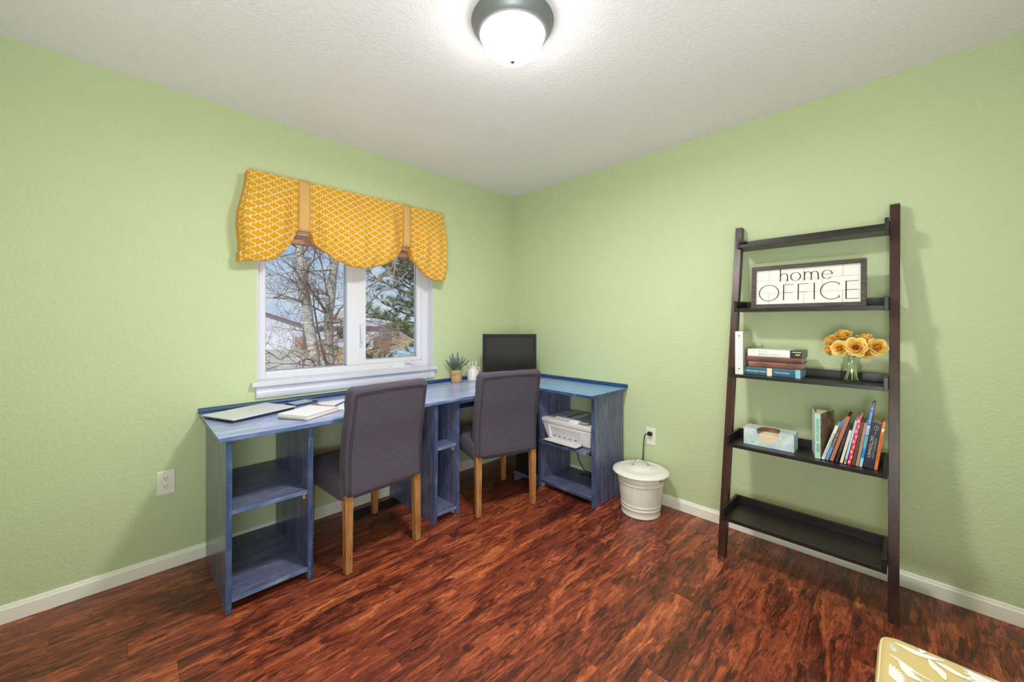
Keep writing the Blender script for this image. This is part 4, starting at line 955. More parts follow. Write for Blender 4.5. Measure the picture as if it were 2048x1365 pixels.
MB().tube([(-.05, -.80, .34), (-.06, -.78, .25), (-.07, -.80, .16), (-.08, -.86, .095), (-.09, -.95, .090), (-.10, -.92, .078), (-.13, -.86, .072)], .004, 6).tube([(-.30, -1.10, .33), (-.27, -1.115, .26), (-.20, -1.12, .20), (-.12, -1.12, .15), (-.05, -1.11, .11)], .0035, 6).build('cable', M_BLK, pcab, smooth=True)
MB().box(-.11, -.06, -.97, -.93, .0605, .085).build('plug', M_BLK, pcab, bevel=.004)

# ================================================================== LIDDED BIN
bn = thing('lidded_bin', 'white ribbed metal bin with lid and wire handle beside the desk', 'bin', (-.212, -1.402, 0), R(-52))
M_BIN = plain('cream_white_enamel', srgb(236, 232, 226), .3)
pf = [(.112, .004), (.118, .001), (.1225, .004), (.1225, .012), (.1205, .016), (.1235, .046), (.1270, .050), (.1270, .054), (.1240, .058), (.1250, .068), (.1285, .072), (.1285, .076), (.1255, .080)]
pf += [(.1260 + .016 * i / 10, .084 + .120 * i / 10) for i in range(11)]
pf += [(.1430, .206), (.1465, .210), (.1465, .214), (.1435, .218), (.1445, .230), (.1480, .234), (.1480, .238), (.1450, .242), (.1490, .274), (.1500, .276)]
def flute(i, t, z):
    if .084 <= z <= .204:
        k = min(1, (z - .082) / .012, (.206 - z) / .012); return 1 + .012 * k * (abs(math.sin(22 * t)) - .5)
    return 1
MB().lathe(pf, 132, fn=flute, cap1=False).build('bucket', M_BIN, bn, smooth=True)
ld = MB().lathe([(.150, .268), (.166, .268), (.176, .270), (.1785, .274), (.176, .279), (.160, .284), (.142, .291), (.136, .292), (.130, .290), (.100, .297), (.062, .302), (.058, .306), (.050, .307), (.001, .308)], 72, cap0=False).build('lid', M_BIN, bn, smooth=True)
M_WIRE = plain('steel_wire', srgb(180, 178, 172), .3, 1)
MB().tube([(-.050, 0, .309), (-.046, 0, .312), (-.036, 0, .330), (-.018, 0, .340), (0, 0, .343), (.018, 0, .340), (.036, 0, .330), (.046, 0, .312), (.050, 0, .309)], .0028, 8).build('lid_handle', M_WIRE, ld, smooth=True)
for s in (-1, 1): MB().box(s * .050 - .008, s * .050 + .008, -.006, .006, .306, .3095).build('handle_plate', M_WIRE, ld, bevel=.001)
bl_ = []
for i in range(25):
    a = R(-49.4) + math.pi * i / 24; r = .150 + .026 * math.sin(math.pi * i / 24); bl_.append((r * math.cos(a) , r * math.sin(a), .250 - .030 * math.sin(math.pi * i / 24)))
MB().tube(bl_, .0022, 8).build('carry_handle', M_WIRE, bn, smooth=True)
for p in (bl_[0], bl_[-1]): MB().lathe([(.001, -.003), (.008, -.003), (.009, 0), (.008, .004), (.001, .005)], 14, p).build('handle_lug', M_WIRE, bn, smooth=True)

# ================================================================== LADDER SHELF
ls = thing('ladder_shelf', 'tall dark leaning ladder shelf with five trays against the right wall', 'shelf', (0, 0, 0))
def post_front(z): return -.373 + (.373 - .055) * z / 1.80
for y0, y1 in ((-1.957, -1.922), (-2.6125, -2.5775)):
    vs = []
    for z, dz in ((.003, 0), (1.806, 0)):
        f = post_front(z); b = f + .044
        vs += [(f, y0, z), (b, y0, z), (f, y1, z), (b, y1, z)]
    p_ = MB().hexa(vs).build('side_post', M_POST, ls, bevel=.0015)
    MB().box(-.370, -.332, y0 + .002, y1 - .002, .0003, .003).build('felt_pad', plain('pad_%d' % int(-y0 * 10), srgb(150, 140, 130), .8), p_)
TR = [(1.668, -.168, -.012, .058), (1.308, -.208, -.020, .060), (.950, -.272, -.070, .058), (.588, -.342, -.130, .060), (.222, -.418, -.180, .062)]
for zb_, xf, xb, hh in TR:
    tr = MB().box(xf, xb, -2.5625, -1.9715, zb_, zb_ + .018).build('tray', M_ESP, ls, bevel=.001)
    for a, b in ((-1.9712, -1.9573), (-2.5772, -2.5628)):
        MB().box(xf - .002, xb, a, b, zb_, zb_ + hh).build('end_board', M_ESP, tr, bevel=.001)
    MB().box(xb - .013, xb - .0002, -2.5625, -1.9715, zb_ + .0183, zb_ + hh).build('back_board', M_ESP, tr, bevel=.001)
FLO = [z + .0184 for z, *_ in TR]

# framed sign
SGL = -2.032; SW_, SH = .470, .226
sg = thing('framed_sign', 'framed white sign reading home OFFICE on the second tray', 'sign', (-.168, SGL, FLO[1]), rot=(0, R(4), 0))
def SP(a, b, x=0): return (x, -a, b)           # a along the sign, b up
fw_ = .020
for (a0, a1, b0, b1) in ((0, SW_, SH - fw_, SH), (0, SW_, 0, fw_), (0, fw_, fw_, SH - fw_), (SW_ - fw_, SW_, fw_, SH - fw_)):
    MB().box(-.008, .022, -a1, -a0, b0, b1).build('frame_bar', M_SIGNF, sg, bevel=.0008)
M_BRD = plain('sign_white', srgb(236, 232, 226), .6); M_INK = plain('sign_ink', srgb(48, 42, 40), .7); M_LINE = plain('sign_grey_line', srgb(190, 184, 178), .7)
MB().box(.006, .014, -(SW_ - fw_), -fw_, fw_, SH - fw_).build('sign_board', M_BRD, sg)
b = MB(); X_ = .0055
def strip(m, a0, b0, a1, b1): m.box(X_, X_ + .0004, -a1, -a0, b0, b1)
for bb in (.080, .150): strip(b, fw_, bb - .0009, SW_ - fw_, bb + .0009)
for (aa, b0, b1) in ((.080, .150, SH - fw_), (.232, .150, SH - fw_), (.384, .150, SH - fw_), (.156, .080, .150), (.308, .080, .150), (.080, fw_, .080), (.232, fw_, .080), (.384, fw_, .080)): strip(b, aa - .0012, b0, aa + .0012, b1)
b.build('painted_tile_lines', M_LINE, sg)
X_ = .0048
def ribbon(m, pts, ws, closed=False):
    """flat variable-width stroke in sign coordinates"""
    n = len(pts); L = []; Rr = []
    for i, (a, c) in enumerate(pts):
        p0 = pts[(i - 1) % n] if closed or i else pts[i]; p1 = pts[(i + 1) % n] if closed or i < n - 1 else pts[i]
        dx, dy = p1[0] - p0[0], p1[1] - p0[1]; l = math.hypot(dx, dy) or 1; w = (ws[i] if isinstance(ws, list) else ws) / 2
        L.append((a - dy / l * w, c + dx / l * w)); Rr.append((a + dy / l * w, c - dx / l * w))
    vs = [(X_, -p[0], p[1]) for p in L] + [(X_, -p[0], p[1]) for p in Rr]
    k = n if closed else n - 1
    m.add(vs, [(i, (i + 1) % n, n + (i + 1) % n, n + i) for i in range(k)])
def oval(m, ca, cb, ra, rb, thick, thin, a0=0, a1=360, n=48):
    pts = []; ws = []
    cl = abs(a1 - a0) >= 360; N = n if cl else n + 1
    for i in range(N):
        t_ = R(a0 + (a1 - a0) * i / n); pts.append((ca + ra * math.cos(t_), cb + rb * math.sin(t_))); ws.append(thin + (thick - thin) * abs(math.cos(t_)) ** 1.5)
    ribbon(m, pts, ws, cl)
K, k_ = .0050, .0024
def solo(name, fn):
    m = MB(); fn(m); m.build(name, M_INK, sg)
def bar(m, a0, b0, a1, b1, w): ribbon(m, [(a0, b0), (a1, b1)], w)
B0, B1 = .040, .123
solo('letter', lambda m: oval(m, .080, .0815, .0445, .0425, .0046, .0026))
def FF(a): return lambda m: (bar(m, a, B0, a, B1, K), bar(m, a, B1 - .001, a + .044, B1 - .001, .0022), bar(m, a, .080, a + .038, .080, .0022))
solo('letter', FF(.146)); solo('letter', FF(.209)); solo('letter', lambda m: bar(m, .275, B0 - .001, .275, B1 + .001, .0048))
solo('letter', lambda m: (oval(m, .343, .081, .043, .043, .0044, .0026, 48, 312, 44), bar(m, .3705, .1065, .3725, .1155, .003), bar(m, .3705, .0565, .3725, .0455, .003)))
solo('letter', lambda m: (bar(m, .397, B0 - .003, .397, B1 + .001, K), bar(m, .397, B1, .441, B1, .0022), bar(m, .397, .081, .437, .081, .0022), bar(m, .397, B0 - .002, .443, B0 - .002, .0022)))
H0 = .141
def serif(m, a, b): bar(m, a - .006, b, a + .006, b, .0014)
solo('letter', lambda m: (bar(m, .131, H0, .131, H0 + .064, K), serif(m, .131, H0), bar(m, .1245, H0 + .063, .131, H0 + .0635, .0014), oval(m, .147, H0 + .026, .0150, .0145, K, k_, 0, 180, 16), bar(m, .162, H0, .162, H0 + .027, K), serif(m, .162, H0)))
solo('letter', lambda m: oval(m, .197, H0 + .0210, .0205, .0215, K, .0016))
solo('letter', lambda m: (bar(m, .234, H0, .234, H0 + .042, K), serif(m, .234, H0), bar(m, .228, H0 + .0415, .234, H0 + .042, .0014), oval(m, .248, H0 + .027, .0135, .0145, K, k_, 0, 180, 16), bar(m, .262, H0, .262, H0 + .028, K), serif(m, .262, H0), oval(m, .276, H0 + .027, .0135, .0145, K, k_, 0, 180, 16), bar(m, .290, H0, .290, H0 + .028, K), serif(m, .290, H0)))
solo('letter', lambda m: (oval(m, .325, H0 + .0210, .0195, .0215, K, .0016, 0, 318, 40), bar(m, .306, H0 + .0225, .345, H0 + .0225, .0014)))

# ------------------------------------------------------------------ third tray: binder, stacked books, roses
M_PGS = plain('page_block', srgb(222, 208, 176), .85); M_PGV = plain('grey_page_block', srgb(196, 188, 172), .85)
bd_ = thing('ring_binder', 'white ring binder standing upright at the left of the third tray', 'binder', (-.262, -1.975, FLO[2]))
M_BW = plain('white_vinyl_cover', srgb(226, 226, 222), .3); M_BLB = plain('binder_label', srgb(222, 224, 232), .4)
# spine with two holes: strips around them
MB().box(0, .003, -.040, -.002, 0, .232).build('spine', M_BW, bd_, bevel=.0008)
MB().box(-.0008, 0, -.034, -.009, .040, .228).build('spine_label', M_BLB, bd_)
for zz in (.030, .208): MB().lathe([(.0005, 0), (.0032, 0), (.0032, .001), (.0005, .001)], 14).build('spine_hole', M_SLOT, bd_, loc=(-.0009, -.0215, zz)).rotation_euler = (0, R(-90), 0)
MB().box(.003, .175, -.0400, -.0375, 0, .232).build('cover', plain('clear_frosted_cover', srgb(196, 200, 176), .25), bd_, bevel=.0008)
MB().box(.003, .175, -.0045, -.002, 0, .232).build('cover', M_BW, bd_, bevel=.0008)
MB().box(.008, .165, -.034, -.010, .006, .215).build('pages', M_PGV, bd_)

def flat_book(name, label, y0, y1, z0, h, depth, x0, cov, pages, round_=.0, rz=0):
    """lying book: spine faces the room at x0"""
    t = thing(name, label, 'book', (x0, (y0 + y1) / 2, z0), R(rz)); L = (y1 - y0) / 2; c = .0022
    mb = MB(); mb.box(0, depth, -L, L, 0, c).box(0, depth, -L, L, h - c, h)
    n = 7
    def sp(i, j):
        a = -math.pi / 2 + math.pi * i / (n - 1); return (-round_ * math.cos(a) + (0 if j < 2 else c), (-L, L, L, -L)[j], h / 2 + (h / 2 - (0 if j < 2 else c * .5)) * math.sin(a))
    mb.grid(lambda i, j: sp(i, (0, 1, 2, 3, 0)[j]), n, 5)
    mb.build('cover', cov, t); MB().box(.003, depth - .004, -L + .003, L - .003, c, h - c).build('pages', pages, t); return t
def spine_text(t, txt, size, mat, yc, zc, width, x=-.0006, name='spine_lettering'):
    lettering(name, txt, size, mat, t, frame((x, yc, zc), (0, -1, 0), (0, 0, 1)), width)
M_WHT = plain('lettering_white', srgb(236, 236, 240), .5); M_GRYI = plain('lettering_grey', srgb(150, 144, 144), .6)
zb0 = FLO[2]
t = flat_book('thick_book', 'thick blue hardback at the bottom of the stack on the third tray', -2.262, -2.012, zb0, .042, .17, -.232, plain('petrol_blue_cloth', srgb(40, 92, 116), .5), M_PGV, .003)
MB().box(-.0036, -.003, -.040 + .035, -.018 + .035, .001, .041).build('cream_band', plain('cream_label', srgb(232, 222, 180), .6), t); MB().box(-.0040, .17, -.1252, -.1052, -.0001 + .0003, .0422).build('light_blue_end', plain('light_blue_band', srgb(140, 190, 214), .5), t)
spine_text(t, 'The Bible Knowledge Commentary', .014, M_WHT, .070, .022, .098, -.0042); spine_text(t, 'Walvoord and Zuck', .014, M_WHT, -.048, .022, .062, -.0042)
M_LEA = m_grain('brown_leather', [srgb(84, 50, 44), srgb(112, 70, 62), srgb(136, 92, 80)], 1, 1.5, .5, 3)
M_LEA2 = m_grain('tan_brown_leather', [srgb(100, 62, 54), srgb(132, 88, 76), srgb(156, 110, 94)], 1, 1.5, .5, 3)
z1_ = zb0 + .0425
t = flat_book('leather_book', 'brown leather-bound book directly on top of the thick blue hardback', -2.266, -2.033, z1_, .031, .155, -.228, M_LEA2, M_PGS, .006)
for yy in (.04, -.06): MB().box(-.0068, -.004, yy, yy + .002, .004, .027).build('spine_ridge', M_LEA, t)
z2_ = z1_ + .0315
t = flat_book('leather_book', 'thinner brown leather book under the white topmost book', -2.266, -2.026, z2_, .026, .155, -.230, M_LEA, M_PGS, .005)
for yy in (.015, .025, .035): MB().box(-.0058, -.0035, yy, yy + .0015, .004, .022).build('spine_ridge', M_LEA, t)
z3_ = z2_ + .0265
t = flat_book('paperback_book', 'white and black book lying on top of the stack on the third tray', -2.268, -2.030, z3_, .037, .16, -.230, plain('white_book_cover', srgb(232, 230, 228), .35), M_PGS, .002)
MB().box(-.0028, .158, -.1192, -.070, -.0002 + .0004, .0372).build('black_end', plain('black_cover', srgb(44, 38, 42), .3), t)
spine_text(t, 'B   I   B   L   E', .011, M_GRYI, .062, .0265, .060, -.0031); spine_text(t, 'd  o  c  t  r  i  n  e', .013, M_INK, .022, .013, .088, -.0031)
MB().box(-.0032, -.0028, -.112, -.092, .014, .020).build('yellow_mark', plain('yellow_mark', srgb(240, 190, 30), .5), t); MB().box(-.0032, -.0028, -.116, -.078, .028, .031).build('white_line', M_WHT, t)

# jar
jx, jy = -.205, -2.452
jr = thing('mason_jar', 'clear glass jar of water holding the yellow roses', 'jar', (jx, jy, FLO[2]))
gl = NT('clear_jar_glass'); gl.set(color=(1, 1, 1), rough=.02, trans=1.0, ior=1.45); M_JAR = m_glass('clear_jar_glass_thin', (.96, .975, .965), 1.6)
outer = [(.030, .0005), (.036, .003), (.0385, .010), (.0390, .055), (.0385, .082), (.034, .092), (.031, .096), (.0325, .099), (.0325, .102), (.031, .104), (.0325, .107), (.0325, .110), (.031, .113), (.033, .117), (.032, .120)]
inner = [(.029, .119), (.0285, .096), (.0315, .090), (.0360, .080), (.0365, .055), (.0362, .012), (.033, .007), (.001, .006)]
MB().lathe(outer + inner, 48, cap1=False).build('glass', M_JAR, jr, smooth=True)
wt = NT('water'); wt.set(color=(1, 1, 1), rough=0, trans=1.0, ior=1.33)
MB().lathe([(.001, .0065), (.0325, .0075), (.0358, .0125), (.0361, .055), (.0359, .072), (.001, .072)], 40).build('water', m_glass('clear_water', (.95, .97, .95), .5), jr, smooth=True)
M_PET = NT('yellow_orange_petal'); c_ = M_PET.coord('UV'); s_x = M_PET.n('ShaderNodeSeparateXYZ', {0: c_}).outputs[1]
M_PET.set(color=M_PET.ramp(s_x, [(0, srgb(236, 118, 24)), (.5, srgb(250, 164, 36)), (.8, srgb(255, 204, 74)), (.92, srgb(255, 232, 140)), (1, srgb(255, 236, 156))]), rough=.6)  # dark base and pale rims put the shade between petals into the colour
_tr = M_PET.n('ShaderNodeBsdfTranslucent', {'Color': (.95, .62, .12, 1)}); _mx = M_PET.n('ShaderNodeMixShader', {0: 0.30})
M_PET.t.links.new(M_PET.b.outputs[0], _mx.inputs[1]); M_PET.t.links.new(_tr.outputs[0], _mx.inputs[2]); M_PET.t.links.new(_mx.outputs[0], M_PET.out.inputs[0]); M_PET = M_PET.m
M_PETO = plain('orange_heart', srgb(252, 160, 62), .6); M_LEAF = plain('rose_leaf', srgb(86, 112, 56), .6); M_STEM = plain('pale_green_stem', srgb(176, 192, 128), .5)
def petal_mesh(seed, rk, zt, curl, span, mat):
    rn = random.Random(seed); m = MB(); nu, nv = 9, 8
    def P(i, j):
        u = (i / (nu - 1) - .5) * 2; v = j / (nv - 1); ve = v * (1 - .30 * abs(u) ** 2.5)
        r = rk * (1 + .10 * u) * (.35 + .65 * math.sin(math.pi * .5 * min(1, ve * 1.5))) + curl * max(0, ve - .55) ** 1.5 * 3.3 + .0009 * u
        z = -.012 + (zt + .012) * ve - curl * max(0, ve - .8) * 1.3 + .0012 * math.sin(6 * u + seed) * ve; ph = u * span * (.55 + .45 * math.sin(math.pi * min(.5, v)))
        return (r * math.sin(ph), r * math.cos(ph), z)
    m.grid(P, nu, nv); me = m.mesh('petal', mat, True); uv = me.uv_layers.new(name='UVMap')
    for lp_ in me.loops: uv.data[lp_.index].uv = ((lp_.vertex_index // nv) / (nu - 1), (lp_.vertex_index % nv) / (nv - 1))
    return me
RINGS = ((3, .0034, .0225, .0002, 1.35), (4, .0062, .0220, .0018, 1.1), (5, .0090, .0200, .0042, .95), (5, .0118, .0165, .0072, .88), (6, .0146, .0118, .0100, .80), (6, .0170, .0060, .0125, .76))
PM = [petal_mesh(k + 1, r, z, c_, s, M_PETO if k < 1 else M_PET) for k, (n_, r, z, c_, s) in enumerate(RINGS)]
def rose(label, c, stem_to, tilt, scale=1.0, seed=0):
    rn = random.Random(seed); d = Vector(tilt).normalized(); q_ = d.to_track_quat('Z', 'Y')
    t = bpy.data.objects.new('yellow_rose', None); COL.objects.link(t); t.location = c; tag(t, label, 'rose', 'yellow roses in the glass jar')
    for k, (n, *_r) in enumerate(RINGS):
        for j in range(n):
            a = 2 * math.pi * (j + .5 * k + rn.uniform(-.1, .1)) / n; o = link('petal', PM[k], t)
            o.matrix_local = q_.to_matrix().to_4x4() @ Matrix.Rotation(a, 4, 'Z') @ Matrix.Rotation(R(rn.uniform(-5, 4)), 4, 'X') @ Matrix.Scale(scale * .98 * rn.uniform(.94, 1.06), 4)
    MB().lathe([(.001, -.012), (.006, -.010), (.0085, -.004), (.006, 0)], 12).build('calyx', M_LEAF, t, smooth=True).matrix_local = q_.to_matrix().to_4x4() @ Matrix.Scale(scale, 4)
    s0 = d * (-.010); s1 = Vector(stem_to) - Vector(c); neck = Vector((jx, jy, FLO[2] + .116)) - Vector(c) + Vector((rn.uniform(-.014, .014), rn.uniform(-.014, .014), 0))
    pts = []
    for i in range(9):
        u = i / 8; pts.append((s0 * (1 - u) ** 2 + (s0 + d * -.03) * 2 * u * (1 - u) * .0 + neck * 2 * u * (1 - u) + neck * u * u * 0) if False else s0.lerp(neck, u))
    for i in range(1, 7): pts.append(neck.lerp(s1, i / 6))
    MB().tube(pts, .0021, 6).build('stem', M_STEM, t, smooth=True)
    for s in (1, -1):
        a = rn.uniform(0, 6.28); o = Vector((math.cos(a), math.sin(a), 0)) * s; b0 = s0 * 1.3; e = b0 + o * .026 + Vector((0, 0, -.008)); w_ = o.cross(UP) * .007; mdl = b0.lerp(e, .5) + Vector((0, 0, .004))
        MB().add([b0, mdl - w_, mdl + w_, e, mdl - Vector((0, 0, .002))], [(0, 1, 4), (0, 4, 2), (1, 3, 4), (2, 4, 3)]).build('leaf', M_LEAF, t, fix=False)
    return t
RS = [('yellow rose standing highest, left of the bouquet centre', (-.195, -2.421, 1.186), (-.35, .15, .9), 1.12),
      ('orange-yellow rose at the far left of the bouquet', (-.190, -2.378, 1.158), (-.4, .9, .45), 1.10),
      ('yellow rose low front left of the bouquet, above the jar rim', (-.235, -2.414, 1.128), (-.95, .25, .15), 1.12),
      ('large yellow rose at the front centre of the bouquet', (-.235, -2.470, 1.136), (-.95, -.05, .2), 1.35),
      ('yellow rose behind the large front one, right of centre', (-.180, -2.500, 1.168), (-.25, -.3, .9), 1.18),
      ('yellow rose at the far right of the bouquet', (-.205, -2.540, 1.137), (-.85, -.45, .25), 1.20),
      ('yellow rose low right, drooping below its neighbours', (-.200, -2.505, 1.112), (-.6, -.35, -.3), 1.0),
      ('small orange rose low at the left edge of the bouquet', (-.205, -2.372, 1.116), (-.5, .75, -.2), .85)]
for i, (lb, c, d, s_) in enumerate(RS):
    s_ *= 1.18
    a = i * 2.4; rose(lb, c, (jx + .024 * math.cos(a), jy + .024 * math.sin(a), FLO[2] + .012), d, s_, i)

# ------------------------------------------------------------------ fourth tray: tissue box and leaning books
tx = thing('tissue_box', 'pale blue and green cardboard tissue box on the fourth tray', 'tissue box', (-.232, -2.134, FLO[3]), R(0))
NTB = NT('watercolour_card'); c_ = NTB.coord(); NTB.set(color=NTB.mix(NTB.ramp(NTB.noise(c_, 22, 3, .6, .8), [(.42, (0, 0, 0)), (.6, (1, 1, 1))]), NTB.mix(NTB.ramp(NTB.noise(c_, 15, 2), [(.4, (0, 0, 0)), (.62, (1, 1, 1))]), srgb(176, 196, 222), srgb(222, 226, 236)), srgb(186, 206, 184)), rough=.5)
M_KRAFT = plain('kraft_inside', srgb(150, 106, 74), .85)
BW, BD, BH = .110, .050, .086
def notchf(y): u = y / .050; return .058 * max(0, 1 - abs(u) ** 2.6) ** .62 if abs(u) < 1 else 0
mb = MB(); NN = 44; ys = [-BW + 2 * BW * i / NN for i in range(NN + 1)]
ys = sorted(set(ys + [-.050, .050]))
for a, b in zip(ys, ys[1:]):
    na, nb_ = notchf(a + 1e-6), notchf(b - 1e-6)
    mb.add([(-BD, a, 0), (-BD, b, 0), (-BD, b, BH - nb_ * 1.18), (-BD, a, BH - na * 1.18)], [(0, 1, 2, 3)])
    ka, kb = (na / .058) ** .6 * .082, (nb_ / .058) ** .6 * .082
    mb.add([(-BD + ka, a, BH), (-BD + kb, b, BH), (BD, b, BH), (BD, a, BH)], [(0, 1, 2, 3)])
mb.add([(BD, -BW, 0), (BD, BW, 0), (BD, BW, BH), (BD, -BW, BH)], [(0, 1, 2, 3)]).add([(-BD, -BW, 0), (BD, -BW, 0), (BD, -BW, BH), (-BD, -BW, BH)], [(0, 1, 2, 3)]).add([(-BD, BW, 0), (BD, BW, 0), (BD, BW, BH), (-BD, BW, BH)], [(0, 1, 2, 3)]).add([(-BD, -BW, 0), (BD, -BW, 0), (BD, BW, 0), (-BD, BW, 0)], [(0, 1, 2, 3)])
sh = mb.build('carton', [NTB.m], tx, fix=False)
mb = MB(); g = .0012
mb.box(BD - .004, BD - g, -BW + g, BW - g, g, BH - g).box(-BD + g, BD - .004, -BW + g, -BW + .004, g, BH - g).box(-BD + g, BD - .004, BW - .004, BW - g, g, BH - g).box(-BD + g, BD - .004, -BW + .004, BW - .004, g, .004)
mb.build('carton_lining', M_KRAFT, tx)
M_TIS = plain('cream_tissue', srgb(240, 222, 192), .9)
for k in range(13):
    MB().box(-BD + .003 + random.uniform(0, .0012), BD - .010, -.088, .088, .006 + k * .0042, .0094 + k * .0042).build('tissue', M_TIS, tx, bevel=.0012)
lettering('green_print', 'soft', .011, plain('print_green', srgb(70, 130, 70), .6), tx, frame((-BD - .0005, .070, .016), (0, -1, 0), (0, 0, 1)), .016).hide_render = False

ROW = []
def stand_book(name, label, y_base, w_, h, depth, lean, cov, pages=None, xf=-.300, pages_vis=True, top=None):
    """upright book, spine towards the room, leaning to the right (-y); y_base = left lower edge"""
    c = .0018; w_ *= .90; a = R(lean)
    if ROW:
        y0, w0, a0, h0 = ROW[-1]; Z = min(h0 * math.cos(a0), h * math.cos(a)); f = y0 - w0 * math.cos(a0)
        y_base = min(f - Z * math.tan(a0) + (Z - w_ * math.sin(a)) * math.tan(a), f - w_ * math.sin(a) * math.tan(a0)) - .0004
    ROW.append((y_base, w_, a, h))
    t = thing(name, label, 'book', (xf, y_base, FLO[3]), rot=(a, 0, 0))
    if lean: t.location.z = FLO[3] + .0002 + w_ * math.sin(R(lean))
    else: t.location.z = FLO[3] + .0002
    MB().box(0, c, -w_, 0, 0, h).box(c, depth, -c, 0, 0, h).box(c, depth, -w_, -w_ + c, 0, h).build('cover', cov, t, bevel=.0006)
    MB().box(c, depth - .003, -w_ + c + .0002, -c - .0002, .002, h - .003).build('pages', pages or M_PGS, t); return t
def vtext(t, txt, size, mat, yc, zc, length, x=-.0006, flip=False):
    """spine lettering reading downwards"""
    lettering('spine_lettering', txt, size, mat, t, frame((x, yc, zc), (0, 0, -1), (0, -1, 0)), length)
# Grandma's Love with splayed covers
t = thing('hardback_book', 'mint green hardback with a lettered spine and splayed covers left of the leaning books', 'book', (-.300, -2.331, FLO[3] + .0002))
M_MINT = plain('mint_cover', srgb(168, 222, 198), .4)
MB().box(0, .002, -.018, 0, 0, .212).build('spine', M_MINT, t, bevel=.0006)
MB().add([(.002, -.0005, 0), (.150, .032, 0), (.150, .034, 0), (.002, .002, 0), (.002, -.0005, .212), (.150, .032, .212), (.150, .034, .212), (.002, .002, .212)], [(0, 1, 2, 3), (4, 7, 6, 5), (0, 4, 5, 1), (1, 5, 6, 2), (2, 6, 7, 3), (3, 7, 4, 0)]).build('cover', plain('pale_cover', srgb(214, 226, 226), .4), t)
pic = NT('sepia_picture_cover'); c_ = pic.coord(); pic.set(color=pic.ramp(pic.noise(c_, 26, 4, .65, 1.2), [(.35, srgb(70, 52, 44)), (.5, srgb(128, 98, 84)), (.6, srgb(160, 110, 80)), (.72, srgb(150, 140, 120))]), rough=.4)
MB().add([(.002, -.0175, 0), (.150, -.050, 0), (.150, -.052, 0), (.002, -.020, 0), (.002, -.0175, .212), (.150, -.050, .212), (.150, -.052, .212), (.002, -.020, .212)], [(0, 1, 2, 3), (4, 7, 6, 5), (0, 4, 5, 1), (1, 5, 6, 2), (2, 6, 7, 3), (3, 7, 4, 0)]).build('picture_cover', pic.m, t)
MB().hexa([(.004, -.0165, .003), (.142, -.0300, .003), (.004, -.0015, .003), (.142, .015, .003), (.004, -.0165, .207), (.142, -.0300, .207), (.004, -.0015, .207), (.142, .015, .207)]).build('pages', M_PGS, t)
vtext(t, "Grandma's Love", .020, plain('slate_lettering', srgb(70, 110, 120), .5), -.009, .135, .105)
MB().box(-.0006, 0, -.014, -.006, .012, .018).build('yellow_mark', plain('lime_mark', srgb(200, 220, 80), .5), t); MB().box(-.0005, 0, -.0145, -.0035, .030, .070).build('small_print', plain('pale_print', srgb(120, 176, 160), .5), t)

SPACE = 0.0006
def angled(yb): return yb
B = []
ROW.clear()
t = stand_book('paperback_book', 'white paperback with dark capital lettering, leftmost of the leaning books', -2.352, .013, .174, .13, 17.3, plain('white_paper_cover', srgb(226, 228, 226), .4)); vtext(t, 'MY EDITING IS KILLING', .0115, plain('dark_green_ink', srgb(50, 70, 66), .5), -.0065, .080, .108); MB().box(-.0006, 0, -.008, -.0035, .014, .019).build('red_mark', plain('red_mark', srgb(220, 80, 60), .5), t)
blu = NT('starry_blue_cover'); s_z = blu.n('ShaderNodeSeparateXYZ', {0: blu.coord()}).outputs[2]; blu.set(color=blu.ramp(s_z, [(0.0, srgb(96, 150, 200)), (.06, srgb(90, 150, 210)), (.085, srgb(40, 50, 90)), (.12, srgb(50, 38, 84)), (.165, srgb(110, 92, 70)), (.172, srgb(60, 120, 190)), (.2, srgb(70, 140, 210))]), rough=.4)
t = stand_book('paperback_book', 'blue paperback with gold lettering, second of the leaning books', -2.3665, .0125, .196, .13, 16.7, blu.m); vtext(t, 'SIMPLE PARABLES', .0105, plain('gold_ink', srgb(214, 196, 70), .5), -.006, .110, .062)
t = stand_book('hardback_book', 'tall copper brown hardback with a dark cover, third of the leaning books', -2.3805, .0150, .224, .15, 15.8, plain('copper_cloth', srgb(178, 110, 84), .45), plain('dark_pages', srgb(60, 44, 44), .7))
t = stand_book('paperback_book', 'black paperback behind the tall copper hardback', -2.3970, .0125, .170, .13, 14.2, plain('black_paper_cover', srgb(34, 36, 34), .4)); vtext(t, 'pocket atlas', .009, plain('dim_grey_ink', srgb(110, 112, 96), .5), -.006, .085, .070)
t = stand_book('paperback_book', 'short cream paperback, fifth of the leaning books', -2.4140, .0115, .158, .13, 12.2, plain('cream_cover', srgb(222, 216, 198), .5))
t = stand_book('paperback_book', 'slim pale blue book between the cream and pink books', -2.4270, .0085, .206, .14, 10.8, plain('pale_blue_cover', srgb(178, 212, 232), .4)); MB().box(-.0006, 0, -.007, -.001, .008, .022).build('red_label', plain('red_label', srgb(214, 70, 70), .5), t)
pk = NT('pink_dotted_cover'); s3 = pk.n('ShaderNodeSeparateXYZ', {0: pk.coord()})
fr_ = pk.math('FRACT', pk.math('MULTIPLY', s3.outputs[2], 1 / .024)); fz = pk.math('SUBTRACT', fr_, .5)
par = pk.math('SUBTRACT', pk.math('MULTIPLY', pk.math('GREATER_THAN', pk.math('FRACT', pk.math('MULTIPLY', s3.outputs[2], 1 / .048)), .5), .010), .005)
fy = pk.math('MULTIPLY', pk.math('ADD', pk.math('ADD', s3.outputs[1], .0062), par), 1 / .024)
dd_ = pk.math('SQRT', pk.math('ADD', pk.math('MULTIPLY', fz, fz), pk.math('MULTIPLY', fy, fy)))
pk.set(color=pk.ramp(dd_, [(.0, srgb(246, 196, 110)), (.24, srgb(246, 196, 110)), (.28, srgb(232, 60, 130))]), rough=.4)
